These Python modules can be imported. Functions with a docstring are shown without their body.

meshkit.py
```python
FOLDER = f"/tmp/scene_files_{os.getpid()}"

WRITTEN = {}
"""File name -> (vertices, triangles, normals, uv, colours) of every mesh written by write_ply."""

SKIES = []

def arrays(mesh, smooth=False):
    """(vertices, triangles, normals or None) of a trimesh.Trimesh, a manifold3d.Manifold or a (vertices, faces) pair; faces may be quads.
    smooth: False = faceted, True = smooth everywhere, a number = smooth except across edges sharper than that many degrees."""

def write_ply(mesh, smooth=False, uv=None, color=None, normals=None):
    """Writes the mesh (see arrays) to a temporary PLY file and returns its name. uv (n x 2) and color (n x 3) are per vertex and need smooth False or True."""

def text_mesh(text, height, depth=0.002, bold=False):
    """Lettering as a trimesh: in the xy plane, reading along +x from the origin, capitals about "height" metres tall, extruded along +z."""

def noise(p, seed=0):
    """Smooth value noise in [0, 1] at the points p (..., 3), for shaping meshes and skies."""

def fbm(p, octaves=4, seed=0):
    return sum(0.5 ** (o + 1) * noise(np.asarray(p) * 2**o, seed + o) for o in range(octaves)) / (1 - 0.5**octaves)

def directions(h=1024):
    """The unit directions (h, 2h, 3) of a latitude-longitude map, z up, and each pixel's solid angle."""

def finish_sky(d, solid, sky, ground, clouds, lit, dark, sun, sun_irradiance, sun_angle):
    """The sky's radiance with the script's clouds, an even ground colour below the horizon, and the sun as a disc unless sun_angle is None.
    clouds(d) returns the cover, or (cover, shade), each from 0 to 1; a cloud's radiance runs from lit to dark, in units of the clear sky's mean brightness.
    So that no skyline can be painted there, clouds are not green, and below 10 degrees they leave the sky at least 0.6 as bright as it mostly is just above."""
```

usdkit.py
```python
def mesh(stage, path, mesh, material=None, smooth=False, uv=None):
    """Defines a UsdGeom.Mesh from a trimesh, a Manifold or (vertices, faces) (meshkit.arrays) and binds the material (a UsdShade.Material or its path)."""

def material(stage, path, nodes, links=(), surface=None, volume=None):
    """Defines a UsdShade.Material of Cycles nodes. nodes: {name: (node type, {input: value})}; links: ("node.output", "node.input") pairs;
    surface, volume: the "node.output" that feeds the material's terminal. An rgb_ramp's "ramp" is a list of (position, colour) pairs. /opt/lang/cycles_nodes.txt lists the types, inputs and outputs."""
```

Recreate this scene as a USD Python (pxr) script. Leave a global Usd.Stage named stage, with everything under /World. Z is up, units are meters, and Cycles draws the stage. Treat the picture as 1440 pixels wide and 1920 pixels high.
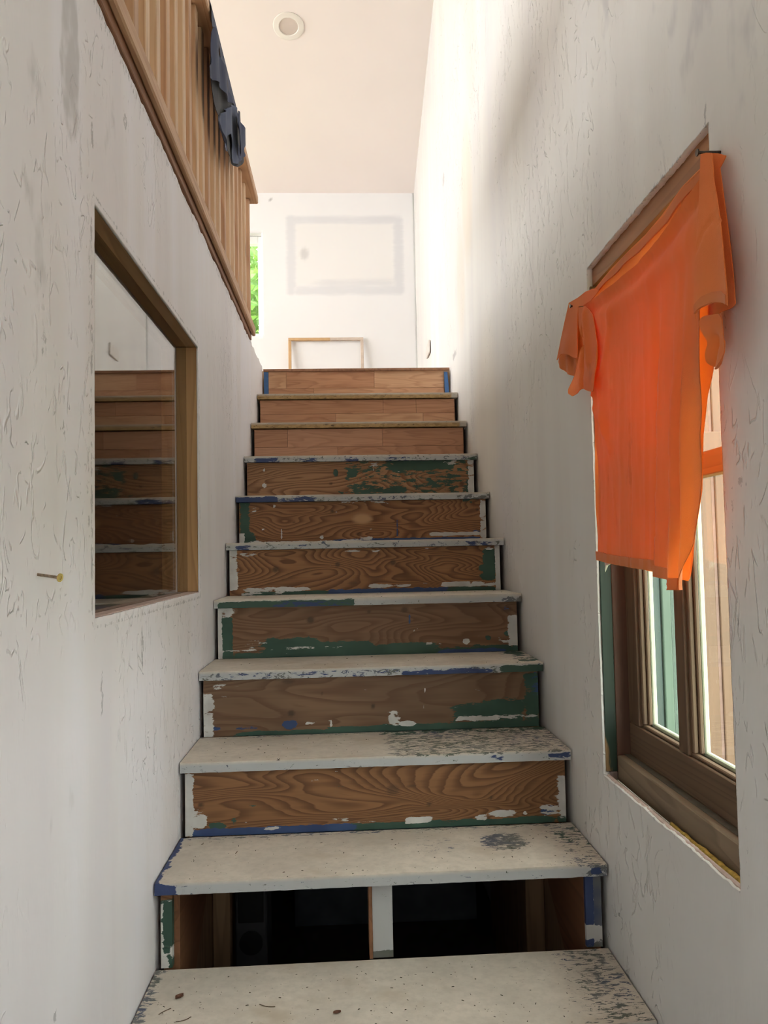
import math, random
import numpy as np, trimesh, usdkit, meshkit
from pxr import Usd, UsdGeom, UsdLux, UsdShade, Sdf, Gf, Vt
from scipy.spatial import Delaunay
from shapely.geometry import Polygon, Point
import shapely

random.seed(7); RNG = np.random.default_rng(7)
stage = Usd.Stage.CreateInMemory()
UsdGeom.SetStageUpAxis(stage, 'Z'); UsdGeom.SetStageMetersPerUnit(stage, 1.0)
UsdGeom.Xform.Define(stage, '/World'); UsdGeom.Scope.Define(stage, '/World/Looks')

# ------------------------------------------------------------------ camera
cam = UsdGeom.Camera.Define(stage, '/World/camera')
cam.CreateHorizontalApertureAttr(36.0); cam.CreateVerticalApertureAttr(48.0)
cam.CreateFocalLengthAttr(1505.0 / 1440 * 36)
cam.CreateExposureAttr(0.45)
cam.CreateClippingRangeAttr(Gf.Vec2f(0.05, 500))
CR, CF, CU = (0.99873, -0.04617, -0.02002), (0.04717, 0.99751, 0.0525), (0.01754, -0.05338, 0.99842)
CP = (-0.07035, -1.79971, 1.45629)
cam.AddTransformOp().Set(Gf.Matrix4d(*CR, 0, *CU, 0, *(-c for c in CF), 0, *CP, 1))

# ------------------------------------------------------------------ light: sky, sun, daylight at the loft window, and an added hall light
dome = UsdLux.DomeLight.Define(stage, '/World/sky'); dome.CreateIntensityAttr(2.1); dome.CreateColorAttr(Gf.Vec3f(0.98, 1.0, 0.94))
sun = UsdLux.DistantLight.Define(stage, '/World/sun'); sun.CreateIntensityAttr(1.6); sun.CreateNormalizeAttr(True); sun.CreateAngleAttr(0.6); sun.CreateColorAttr(Gf.Vec3f(1.0, 0.95, 0.86))
def aim(prim, d):
    z = np.array(d, float); z /= np.linalg.norm(z); x = np.cross((0, 0, 1) if abs(z[2]) < .99 else (0, 1, 0), z); x /= np.linalg.norm(x); y = np.cross(z, x)
    return x, y, z
def place(light, p, d):          # local -z looks along -d : the light shines against d
    x, y, z = aim(light, d); light.AddTransformOp().Set(Gf.Matrix4d(*map(float, x), 0, *map(float, y), 0, *map(float, z), 0, *map(float, p), 1))
place(sun, (0, 0, 0), (-0.05, -0.68, 0.73))
def window_light(name, p, facing, w, h, inten, col):
    l = UsdLux.RectLight.Define(stage, '/World/' + name); l.CreateWidthAttr(w); l.CreateHeightAttr(h); l.CreateIntensityAttr(inten); l.CreateColorAttr(Gf.Vec3f(*col))
    place(l, p, [-f for f in facing])
# daylight entering through the wide window in the loft's far left wall and an unseen hall opening added to brighten the left wall
window_light('daylight_loft', (-4.02, 1.75, 3.55), (1, 0, 0), 3.3, 1.7, 3.6, (0.985, 0.945, 1.0))
window_light('added_hall_light', (0.60, -2.45, 1.75), (-1, 0, 0), 0.8, 1.3, 0.6, (0.96, 0.95, 1.0))

# ------------------------------------------------------------------ helpers
used = {}
def numbered(parent, name):
    k = (parent, name); n = used.get(k, 0); used[k] = n + 1
    return f'{parent}/{name}' + (f'_{n:03d}' if n else '')
def prim_path(parent): return '/World' if parent is None else str(parent.GetPath())
def obj(name, mesh, mat, parent=None, smooth=False, masks=None, label=None):
    p = numbered(prim_path(parent), name)
    m = usdkit.mesh(stage, p, mesh, MATS[mat] if isinstance(mat, str) else mat, smooth=smooth)
    if masks:
        api = UsdGeom.PrimvarsAPI(m)
        for k, v in masks.items():
            api.CreatePrimvar(k, Sdf.ValueTypeNames.Color3fArray, 'vertex').Set(Vt.Vec3fArray.FromNumpy(np.ascontiguousarray(v, dtype=np.float32)))
    pr = m.GetPrim()
    if label: pr.SetCustomDataByKey('label', label)
    return pr
def tag(p, label, cat, group=None, kind=None):
    p.SetCustomDataByKey('label', label); p.SetCustomDataByKey('category', cat)
    if group: p.SetCustomDataByKey('group', group)
    if kind: p.SetCustomDataByKey('kind', kind)
    return p
def thing(name, label, cat, loc=(0, 0, 0), group=None, kind=None):
    x = UsdGeom.Xform.Define(stage, numbered('/World', name))
    if any(loc): x.AddTranslateOp().Set(Gf.Vec3d(*loc))
    return tag(x.GetPrim(), label, cat, group, kind)
def struct(p, label, cat='wall'): return tag(p, label, cat, None, 'structure')
def sstep(x, a, b): t = np.clip((x - a) / (b - a + 1e-12), 0, 1); return t * t * (3 - 2 * t)
def box(x0, x1, y0, y1, z0, z1, b=0.0015):
    lo, hi = np.array([x0, y0, z0], float), np.array([x1, y1, z1], float)
    b = min(b, *(0.45 * (hi - lo)))
    if b <= 0: return trimesh.creation.box(bounds=[lo, hi])
    P = []
    for sx in (0, 1):
        for sy in (0, 1):
            for sz in (0, 1):
                c = np.where([sx, sy, sz], hi, lo); s = np.where([sx, sy, sz], -1, 1)
                for k in range(3):
                    d = s * b; d[k] = 0; P.append(c + d)
    return trimesh.convex.convex_hull(np.array(P))
def cat(*m): return trimesh.util.concatenate([x for x in m])
def rot(m, deg, axis, about): m.apply_transform(trimesh.transformations.rotation_matrix(math.radians(deg), axis, about)); return m
def cyl(p0, p1, r, n=16): return trimesh.creation.cylinder(radius=r, segment=[p0, p1], sections=n)
def prism_x(poly, x0, x1):       # polygon in (y, z) extruded along x
    m = trimesh.creation.extrude_polygon(poly, x1 - x0, engine='earcut')
    v = m.vertices.copy(); m.vertices = np.stack([v[:, 2] + x0, v[:, 0], v[:, 1]], 1); m.fix_normals(); return m
def gridbox(x0, x1, y0, y1, z0, z1, r):
    """box whose faces are fine grids, for painted surfaces"""
    V, F, n = [], [], 0
    def face(o, a, b):
        nonlocal n
        o, a, b = map(np.array, (o, a, b)); na, nb = max(1, int(np.linalg.norm(a) / r)), max(1, int(np.linalg.norm(b) / r))
        s, t = np.meshgrid(np.linspace(0, 1, na + 1), np.linspace(0, 1, nb + 1), indexing='ij')
        V.append((o + s[..., None] * a + t[..., None] * b).reshape(-1, 3))
        i = (np.arange(na)[:, None] * (nb + 1) + np.arange(nb)[None]).ravel() + n
        F.append(np.stack([i, i + nb + 1, i + nb + 2, i + 1], 1)); n += (na + 1) * (nb + 1)
    X, Y, Z = x1 - x0, y1 - y0, z1 - z0
    face((x0, y0, z1), (X, 0, 0), (0, Y, 0)); face((x0, y0, z0), (0, Y, 0), (X, 0, 0))
    face((x0, y0, z0), (X, 0, 0), (0, 0, Z)); face((x0, y1, z0), (0, 0, Z), (X, 0, 0))
    face((x0, y0, z0), (0, 0, Z), (0, Y, 0)); face((x1, y0, z0), (0, Y, 0), (0, 0, Z))
    return np.vstack(V), np.vstack(F)
def R(u, v, u0, u1, v0, v1, a=1.0, su=0.02, sv=0.075):
    return a * sstep(u, u0 - su, u0 + su) * (1 - sstep(u, u1 - su, u1 + su)) * sstep(v, v0 - sv, v0 + sv) * (1 - sstep(v, v1 - sv, v1 + sv))
def El(u, v, cu, cv, ru, rv, a=1.0):
    return a * (1 - sstep(np.sqrt(((u - cu) / ru) ** 2 + ((v - cv) / rv) ** 2), 0.55, 1.25))
def mx(*a): return np.clip(np.max(np.stack(a), 0), 0, 1.6) if a else 0

# ------------------------------------------------------------------ materials
MATS = {}
def M(name, nodes, links, surface='p.BSDF'):
    MATS[name] = usdkit.material(stage, '/World/Looks/' + name, nodes, links, surface=surface); return MATS[name]
class G:
    """a small builder for node graphs"""
    def __init__(s): s.n, s.l, s.k = {}, [], 0
    def add(s, kind, _l=None, **v):
        s.k += 1; nm = f'n{s.k}'; s.n[nm] = (kind, v)
        for a, b in (_l or {}).items(): s.l.append((b, f'{nm}.{a}'))
        return nm
    def pos(s, scale=(1, 1, 1), loc=(0, 0, 0), rotation=(0, 0, 0)):
        g = s.add('geometry'); m = s.add('mapping', {'vector': g + '.position'}, scale=scale, location=loc, rotation=rotation); return m + '.vector'
    def noise(s, vec, scale=1, detail=2, rough=.5, dist=0): return s.add('noise_texture', {'vector': vec}, scale=scale, detail=detail, roughness=rough, distortion=dist) + '.fac'
    def math(s, op, a, b=None, c=None, clamp=False):
        v, l = {'math_type': op, 'use_clamp': clamp}, {}
        for i, x in enumerate((a, b, c)):
            if x is None: continue
            if isinstance(x, str): l[f'value{i+1}'] = x
            else: v[f'value{i+1}'] = float(x)
        return s.add('math', l, **v) + '.value'
    def ss(s, x, a, b): return s.add('map_range', {'value': x}, range_type='smoothstep', from_min=a, from_max=b, to_min=0.0, to_max=1.0, clamp=True) + '.result'
    def mr(s, x, a, b, c, d): return s.add('map_range', {'value': x}, range_type='linear', from_min=a, from_max=b, to_min=c, to_max=d, clamp=True) + '.result'
    def mix(s, fac, a, b, kind='mix'):
        v, l = {'blend_type': kind}, {}
        for k, x in (('fac', fac), ('a', a), ('b', b)):
            if isinstance(x, str): l[k] = x
            else: v[k] = x
        return s.add('mix_color', l, **v) + '.result'
    def ramp(s, fac, stops): return s.add('rgb_ramp', {'fac': fac}, ramp=stops) + '.color'
    def attr(s, name):
        a = s.add('attribute', attribute=name); c = s.add('separate_color', {'color': a + '.color'}); return c + '.r', c + '.g', c + '.b'
    def bump(s, h, strength=.5, dist=.002, normal=None):
        l = {'height': h}
        if normal: l['normal'] = normal
        return s.add('bump', l, strength=strength, distance=dist) + '.normal'
    def out(s, name, color, rough=.6, normal=None, **kw):
        v, l = dict(kw), {}
        for k, x in (('base_color', color), ('roughness', rough)):
            if isinstance(x, str): l[k] = x
            else: v[k] = x
        if normal: l['normal'] = normal
        p = s.add('principled_bsdf', l, **v); return M(name, s.n, s.l, p + '.BSDF')

def plain(name, col, rough=.6, var=.12, scale=30, bump=.15, **kw):
    g = G(); n = g.noise(g.pos(), scale, 4); c = g.ramp(n, [(.25, tuple(x * (1 - var) for x in col)), (.75, tuple(min(1, x * (1 + var)) for x in col))])
    return g.out(name, c, rough, g.bump(n, bump, .002), **kw)

def paint_over(g, base, wn=(22, 22, 75), cols=None):
    """layers green, blue and white paint over the wood where the mesh's masks say, with ragged brushed edges"""
    w, gr, bl = g.attr('paint'); dk, lt, wr = g.attr('marks')
    n1 = g.noise(g.pos(wn), 1, 5, .65); n2 = g.noise(g.pos(tuple(x * 1.7 for x in wn), (3, 5, 1)), 1, 5, .65)
    d1 = g.math('multiply', g.math('subtract', n1, .5), 2.1); d2 = g.math('multiply', g.math('subtract', n2, .5), 1.9)
    c = g.mix(g.math('multiply', lt, .75), base, (.50, .30, .15))
    c = g.mix(g.math('multiply', dk, .85), c, (.035, .02, .012))
    fine = g.noise(g.pos((9, 9, 9)), 1, 3)
    grc = g.ramp(fine, [(.3, (.022, .062, .046)), (.7, (.042, .10, .072))])
    blc = g.ramp(fine, [(.3, (.022, .045, .14)), (.7, (.04, .085, .21))])
    whc = g.ramp(g.noise(g.pos((20, 20, 20)), 1, 4), [(.3, (.50, .50, .49)), (.7, (.66, .66, .64))])
    f = []
    for ch, d, col in ((gr, d1, grc), (bl, d2, blc), (w, d1, whc)):
        k = g.ss(g.math('add', ch, d), .44, .56); f.append(k); c = g.mix(k, c, col)
    return c, g.math('maximum', g.math('maximum', f[0], f[1]), f[2])

def ply(name, seed, light, dark, freq=16.0, sx=1.7, sz=7.0, contrast=.9):
    freq = freq * 2.1
    g = G()
    wob = g.noise(g.pos((sx, 1, sz), (seed * 3.7, seed, seed * 1.9)), 1, 1.6, .45, .5)
    fin = g.noise(g.pos((6, 1, 120), (seed, 0, 0)), 1, 3)
    t = g.math('multiply_add', wob, freq, g.math('multiply', fin, .35)); fr = g.math('fraction', t)
    grain = g.ramp(fr, [(0, (0, 0, 0)), (.35, (.12,) * 3), (.70, (.75,) * 3), (.90, (1,) * 3), (1, (0, 0, 0))])
    tone = g.noise(g.pos((2.5, 1, 5), (seed * 2, 0, 4)), 1, 2)
    a = g.mix(g.mr(tone, .3, .7, 0., 1.), tuple(x * .82 for x in light), tuple(x * 1.12 for x in light))
    c = g.mix(g.math('multiply', grain, contrast), a, dark)
    c = g.mix(g.mr(fin, .35, .75, 0., .3), c, tuple(x * .5 for x in light))
    c, pf = paint_over(g, c)
    h = g.math('add', g.math('multiply', fr, .5), g.math('multiply', pf, .8))
    return g.out(name, c, .62, g.bump(h, .35, .0012))
def lumber(name, axis, light, dark, seed=0, freq=9, rough=.6, knots=True, fine=70):
    """sawn timber with the grain along an axis"""
    g = G(); sc = [11, 11, 11]; sc[axis] = .7
    fs = [fine, fine, fine]; fs[axis] = 2.5
    n = g.noise(g.pos(sc, (seed * 1.3, seed * 2.1, seed * .7)), 1, 1.5, .4, .25); f = g.noise(g.pos(fs, (seed, seed, seed)), 1, 3)
    fr = g.math('fraction', g.math('multiply_add', n, freq, g.math('multiply', f, .3)))
    k = g.ramp(fr, [(0, (0,) * 3), (.6, (.35,) * 3), (.88, (1,) * 3), (1, (0,) * 3)])
    tone = g.noise(g.pos((3, 3, 3), (seed, 9, 2)), 1, 2)
    a = g.mix(g.mr(tone, .3, .7, 0., 1.), tuple(x * .85 for x in light), tuple(min(1, x * 1.1) for x in light))
    c = g.mix(g.math('multiply', k, .6), a, dark); c = g.mix(g.mr(f, .4, .75, 0., .3), c, dark)
    if knots:
        ks = [5, 5, 5]; ks[axis] = 1.6
        v = g.add('voronoi_texture', {'vector': g.pos(ks, (seed * 5, seed, 3))}, scale=1.6, randomness=1.0)
        c = g.mix(g.math('subtract', 1.0, g.ss(v + '.distance', .03, .12)), c, tuple(x * .35 for x in dark))
    return g.out(name, c, rough, g.bump(g.math('add', fr, f), .25, .001))

def plaster(name, axes, tint=(1, 1, 1)):
    """hand-trowelled white plaster: ridges, drag marks, scuffs and dabs of older paint. axes: scale helper for the wall's plane (x, y, z)"""
    g = G(); X, Y, Z = axes
    sc, st, cr = g.attr('paint')                         # scuff, grey patch, cream stain
    tone, gate, fg = g.attr('field')                     # slow variation of the coat, where the trowel dragged, where flecks gather
    T_ = lambda *c: tuple(a * b for a, b in zip(c, tint)); base = g.ramp(tone, [(.15, T_(.675, .66, .67)), (.40, T_(.71, .695, .685)), (.60, T_(.74, .73, .715)), (.85, T_(.765, .765, .775))])
    base = g.mix(g.math('multiply', cr, .75, None, True), base, (.72, .61, .47))
    pn = g.noise(g.pos((16, 16, 9)), 1, 3)
    base = g.mix(g.math('multiply', g.ss(g.math('add', st, g.math('multiply', g.math('subtract', pn, .5), .9)), .40, .62), .8), base, (.53, .52, .53))
    n1 = g.noise(g.pos((X * 6.5, Y * 6.5, 3.4), (1, 1, 1)), 1, 2, .55, 1.0); n2 = g.noise(g.pos((X * 13, Y * 13, 6.5), (7, 3, 2)), 1, 2, .6, .9)
    r1 = g.math('subtract', 1.0, g.ss(g.math('absolute', g.math('subtract', n1, .5)), 0.0, .013)); r2 = g.math('subtract', 1.0, g.ss(g.math('absolute', g.math('subtract', n2, .5)), 0.0, .016))
    drag = g.noise(g.pos((X * 42, Y * 42, 13), (0, 1, 0)), 1, 3, .6); dash = g.ss(drag, .48, .58)
    rid = g.math('multiply', g.math('multiply', g.math('maximum', r1, r2), gate), dash)
    fl = g.noise(g.pos((X * 75, Y * 75, 17), (3, 3, 3)), 1, 4, .72)
    fleck = g.math('multiply', g.ss(fl, .645, .70), fg)
    lines = g.math('multiply', g.math('multiply', g.math('multiply', r2, fg), dash), .28)
    dn = g.noise(g.pos((95, 95, 45)), 1, 3, .7)
    dark = g.math('maximum', g.math('maximum', fleck, lines), g.ss(g.math('add', sc, g.math('multiply', g.math('subtract', dn, .5), 2.0)), .48, .62))
    c = g.mix(g.math('multiply', dark, .46), base, (.16, .155, .17))
    h = g.math('add', g.math('multiply', rid, .6), g.math('multiply', drag, .26))
    return g.out(name, c, .68, g.bump(h, 1.0, .0038))

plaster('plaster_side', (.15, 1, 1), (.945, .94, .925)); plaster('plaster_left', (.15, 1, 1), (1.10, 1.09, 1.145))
def cream(name, col, seed):
    g = G(); n = g.noise(g.pos((2, 2, 2), (seed, 0, 0)), 1, 3); f = g.noise(g.pos((160, 160, 160)), 1, 3)
    return g.out(name, g.ramp(n, [(.3, tuple(x * .97 for x in col)), (.7, col)]), .75, g.bump(f, .12, .0015))
cream('ceiling_paint', (.86, .80, .775), 2)
g = G(); n = g.noise(g.pos((1.5, 1.5, 1.5)), 1, 3)
pw, pg_, pb_ = g.attr('paint'); st = g.noise(g.pos((26, 1, 5)), 1, 4, .6); st2 = g.noise(g.pos((5, 1, 30)), 1, 4, .6)
c = g.ramp(n, [(.3, (.80, .805, .82)), (.7, (.83, .835, .845))])
c = g.mix(g.math('multiply', pg_, .7, None, True), c, (.78, .765, .73))
k = g.ss(g.math('add', pw, g.math('multiply', g.math('subtract', st2, .5), .8)), .15, 1.0)
c = g.mix(g.math('multiply', k, .6), c, (.62, .635, .67))
c = g.mix(g.math('multiply', pb_, .8, None, True), c, (.2, .2, .2))
g.out('back_wall_paint', c, .7, g.bump(g.math('add', st, st2), .12, .002))

# painted treads: worn off-white with dark chips, older blue and green showing through where it is worn
def tread_mat(name, seed, top=(.64, .585, .505)):
    g = G(); w, gr, bl = g.attr('paint'); wear, raw, nos = g.attr('marks')
    n = g.noise(g.pos((7, 7, 7), (seed, 0, 0)), 1, 4, .6); n2 = g.noise(g.pos((55, 55, 55), (seed, 1, 0)), 1, 4, .6)
    c = g.mix(g.mr(n, .3, .7, 0., 1.), tuple(x * .86 for x in top), tuple(x * 1.1 for x in top))
    c = g.mix(g.mr(n2, .42, .75, 0., .45), c, tuple(x * .68 for x in top)); c = g.mix(g.ss(g.noise(g.pos((3.5, 5, 5), (seed, 9, 3)), 1, 4, .65), .52, .72), c, (top[0] * .80, top[1] * .76, top[2] * .70))
    c = g.mix(nos, c, (.44, .46, .47))  # nosing greyer and bluer than the top: dimmer, cooler light put into colour
    # chips and scratches
    ch = g.noise(g.pos((66, 120, 110), (seed * 2, 4, 1)), 1, 4, .7, 1.2)
    gate = g.noise(g.pos((4, 6, 6), (seed, 5, 5)), 1, 2)
    chip = g.math('multiply', g.ss(ch, .66, .71), g.ss(gate, .38, .6))
    c = g.mix(g.math('multiply', chip, .5), c, (.13, .11, .085))
    s1 = g.noise(g.pos((40, 110, 80), (seed, 8, 1)), 1, 4, .72, .6); d = g.math('multiply', g.math('subtract', s1, .5), 1.9)
    worn = g.ss(g.math('add', wear, d), .47, .58)
    sel = g.noise(g.pos((6, 8, 8), (seed, 3, 3)), 1, 2)
    c = g.mix(worn, c, g.ramp(sel, [(.36, (.11, .125, .10)), (.5, (.15, .155, .15)), (.64, (.055, .075, .14))]))
    s2 = g.noise(g.pos((30, 30, 120), (seed, 1, 6)), 1, 5, .65); d2 = g.math('multiply', g.math('subtract', s2, .5), 1.6)
    c = g.mix(g.ss(g.math('add', gr, d2), .45, .56), c, (.04, .085, .065))
    c = g.mix(g.ss(g.math('add', bl, d2), .45, .56), c, (.032, .055, .15))
    # raw chipboard edge
    v = g.add('voronoi_texture', {'vector': g.pos((60, 60, 170), (seed, 0, 0))}, scale=1.0, randomness=1.0)
    cb = g.ramp(v + '.color', [(.2, (.30, .19, .075)), (.55, (.46, .31, .135)), (.8, (.38, .25, .11))])
    hole = g.ss(g.noise(g.pos((40, 40, 110), (seed, 7, 0)), 1, 4, .65), .60, .66); cb = g.mix(g.math('multiply', hole, .8), cb, (.07, .04, .02))
    c = g.mix(raw, c, cb)
    h = n2
    return g.out(name, c, .66, g.bump(h, .4, .0014))
def laminate(name, seed, light, dark):
    g = G(); wob = g.noise(g.pos((1.6, 1, 13), (seed * 4.3, seed, seed * 2.7)), 1, 2, .45, .3); fin = g.noise(g.pos((9, 1, 190), (seed, 0, 0)), 1, 3)
    fr = g.math('fraction', g.math('multiply_add', wob, 11.0, g.math('multiply', fin, .3)))
    k = g.ramp(fr, [(0, (0,) * 3), (.5, (.2,) * 3), (.86, (1,) * 3), (1, (0,) * 3)])
    c = g.mix(g.math('multiply', k, .62), light, dark); c = g.mix(g.mr(fin, .42, .75, 0., .38), c, dark)
    return g.out(name, c, .42, g.bump(fin, .1, .0006))
for i, (lt, dk) in enumerate([((.58, .325, .185), (.36, .165, .08)), ((.51, .265, .145), (.32, .135, .065)), ((.62, .37, .215), (.40, .195, .095)), ((.53, .285, .17), (.36, .17, .09)), ((.48, .245, .135), (.31, .135, .07))]):
    laminate(f'laminate_{i}', i + 1, lt, dk)
plyseeds = {2: (3, (.27, .13, .052), (.105, .038, .012), 21), 3: (5, (.205, .120, .066), (.125, .06, .03), 9), 4: (8, (.225, .122, .064), (.13, .058, .026), 10), 5: (11, (.35, .165, .066), (.095, .03, .010), 18),
            6: (14, (.34, .16, .066), (.11, .035, .012), 17), 7: (19, (.38, .205, .10), (.15, .06, .024), 13)}
for k, (s, lt, dk, fq) in plyseeds.items(): ply(f'plywood_{k}', s, lt, dk, fq)
for k in range(0, 10): tread_mat(f'tread_paint_{k}', k * 1.7)
for i, (lt, dk) in enumerate([((.66, .46, .29), (.42, .24, .13)), ((.60, .38, .23), (.36, .18, .10)), ((.70, .51, .34), (.50, .30, .17)), ((.50, .29, .17), (.28, .125, .07))]):
    lumber(f'pine_{i}', 2, lt, dk, i + 1)
lumber('pine_rail', 1, (.60, .385, .23), (.36, .18, .09), 7)
lumber('pine_plate', 1, (.32, .16, .085), (.16, .065, .03), 9)
lumber('header_wood', 1, (.44, .26, .13), (.25, .125, .055), 11, freq=12)
lumber('jamb_wood', 2, (.52, .31, .14), (.30, .15, .06), 12, freq=12)
lumber('cedar_head', 1, (.36, .16, .065), (.20, .075, .028), 13, knots=False)
lumber('soffit_wood', 1, (.30, .16, .09), (.15, .07, .035), 15)
lumber('sash_wood', 1, (.135, .082, .046), (.06, .033, .018), 16, freq=14, knots=False)
lumber('sash_wood_upright', 2, (.15, .09, .05), (.07, .038, .02), 17, freq=14, knots=False)
lumber('dark_jamb', 2, (.12, .058, .036), (.055, .025, .016), 18)
lumber('yellow_jamb', 2, (.34, .215, .09), (.2, .115, .045), 19, fine=140)
lumber('sill_lumber', 1, (.25, .185, .12), (.13, .085, .05), 21, freq=16)
lumber('stud_wood', 2, (.30, .19, .105), (.16, .09, .045), 22); lumber('stringer_wood', 1, (.25, .115, .055), (.12, .05, .022), 23)
plain('tan_moulding', (.56, .36, .18), .5, .1, 25); plain('white_moulding', (.60, .50, .42), .55, .12, 25)
plain('sill_grey', (.10, .095, .075), .7, .25, 40); plain('drywall_edge', (.52, .40, .35), .9, .2, 60, .4); plain('mortar', (.29, .22, .20), .95, .35, 45, .6)
plain('insulation', (.50, .34, .075), .95, .4, 90, .8); plain('vinyl', (.80, .80, .79), .35, .03, 10, .02)
plain('nail_steel', (.10, .085, .075), .35, .3, 200, .1, metallic=.9); plain('brass', (.55, .38, .17), .32, .25, 200, .1, metallic=1.0); plain('screw_shank', (.30, .23, .17), .4, .4, 300, .2, metallic=.85)
plain('light_trim', (.80, .77, .72), .5, .02, 10, .02); plain('light_lens', (.62, .545, .50), .5, .05, 12, .02); plain('plate_plastic', (.62, .58, .54), .5, .06, 40, .05)
plain('blue_tape', (.055, .15, .36), .7, .12, 60, .2); plain('strut_paint', (.43, .44, .44), .7, .1, 50, .2)
plain('grille_black', (.006, .006, .007), .6, .3, 300, .2); plain('cabinet_grey', (.06, .06, .066), .5, .1, 20, .1); plain('dusty_panel', (.20, .24, .28), .8, .3, 6, .1)
plain('concrete', (.20, .19, .175), .9, .2, 12, .3); plain('loft_floor', (.40, .27, .17), .4, .15, 6, .05); plain('dark_floor', (.10, .08, .065), .7, .2, 6, .1)
plain('dry_leaf', (.13, .055, .03), .7, .35, 60, .3); plain('twig_bark', (.11, .075, .045), .8, .35, 80, .3); plain('grit', (.10, .085, .065), .9, .5, 200, .1)
plain('room_wall', (.34, .30, .26), .8, .08, 4, .05); plain('siding', (.50, .50, .48), .8, .08, 6, .05)
plain('ground_grass', (.13, .20, .06), .95, .5, 18, .5); plain('roof_felt', (.07, .07, .07), .9, .2, 20, .1)
lumber('green_board', 2, (.062, .092, .072), (.05, .078, .06), 31, freq=5, knots=False); lumber('blue_green_board', 2, (.032, .050, .047), (.022, .038, .037), 33, freq=5, knots=False)
lumber('mid_green_board', 2, (.045, .070, .058), (.036, .058, .048), 34, freq=5, knots=False); lumber('brown_board', 2, (.105, .058, .036), (.082, .044, .027), 35, freq=4, knots=False); plain('batten_dark', (.16, .10, .085), .8, .2, 30, .1)
plain('putty_cream', (.44, .46, .35), .7, .1, 60, .3)
plain('paper_white', (.75, .72, .70), .8, .05, 60, .1)
# green paint worn to the wood on the near jamb
g = G(); n = g.noise(g.pos((30, 30, 5)), 1, 4, .65); e = g.noise(g.pos((10, 10, 3)), 1, 3); x_ = g.add('separate_xyz', {'vector': g.pos()}) + '.x'; z_ = g.add('separate_xyz', {'vector': g.pos()}) + '.z'
edge = g.math('subtract', 1.0, g.ss(x_, .500, .512)); top = g.ss(z_, 1.35, 1.8)
wf = g.math('add', g.math('add', g.math('multiply', edge, .48), g.math('multiply', top, .75)), g.math('multiply', g.math('subtract', n, .5), 1.4))
wf = g.math('add', wf, g.math('multiply', g.math('subtract', 1.0, g.ss(z_, .95, 1.12)), .4))
c = g.mix(g.ss(wf, .30, .48), g.ramp(e, [(.3, (.011, .026, .017)), (.7, (.018, .042, .026))]), g.ramp(g.noise(g.pos((120, 120, 3)), 1, 3), [(.3, (.16, .085, .035)), (.7, (.34, .22, .095))]))
g.out('worn_green', c, .5, g.bump(n, .3, .001))
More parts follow.
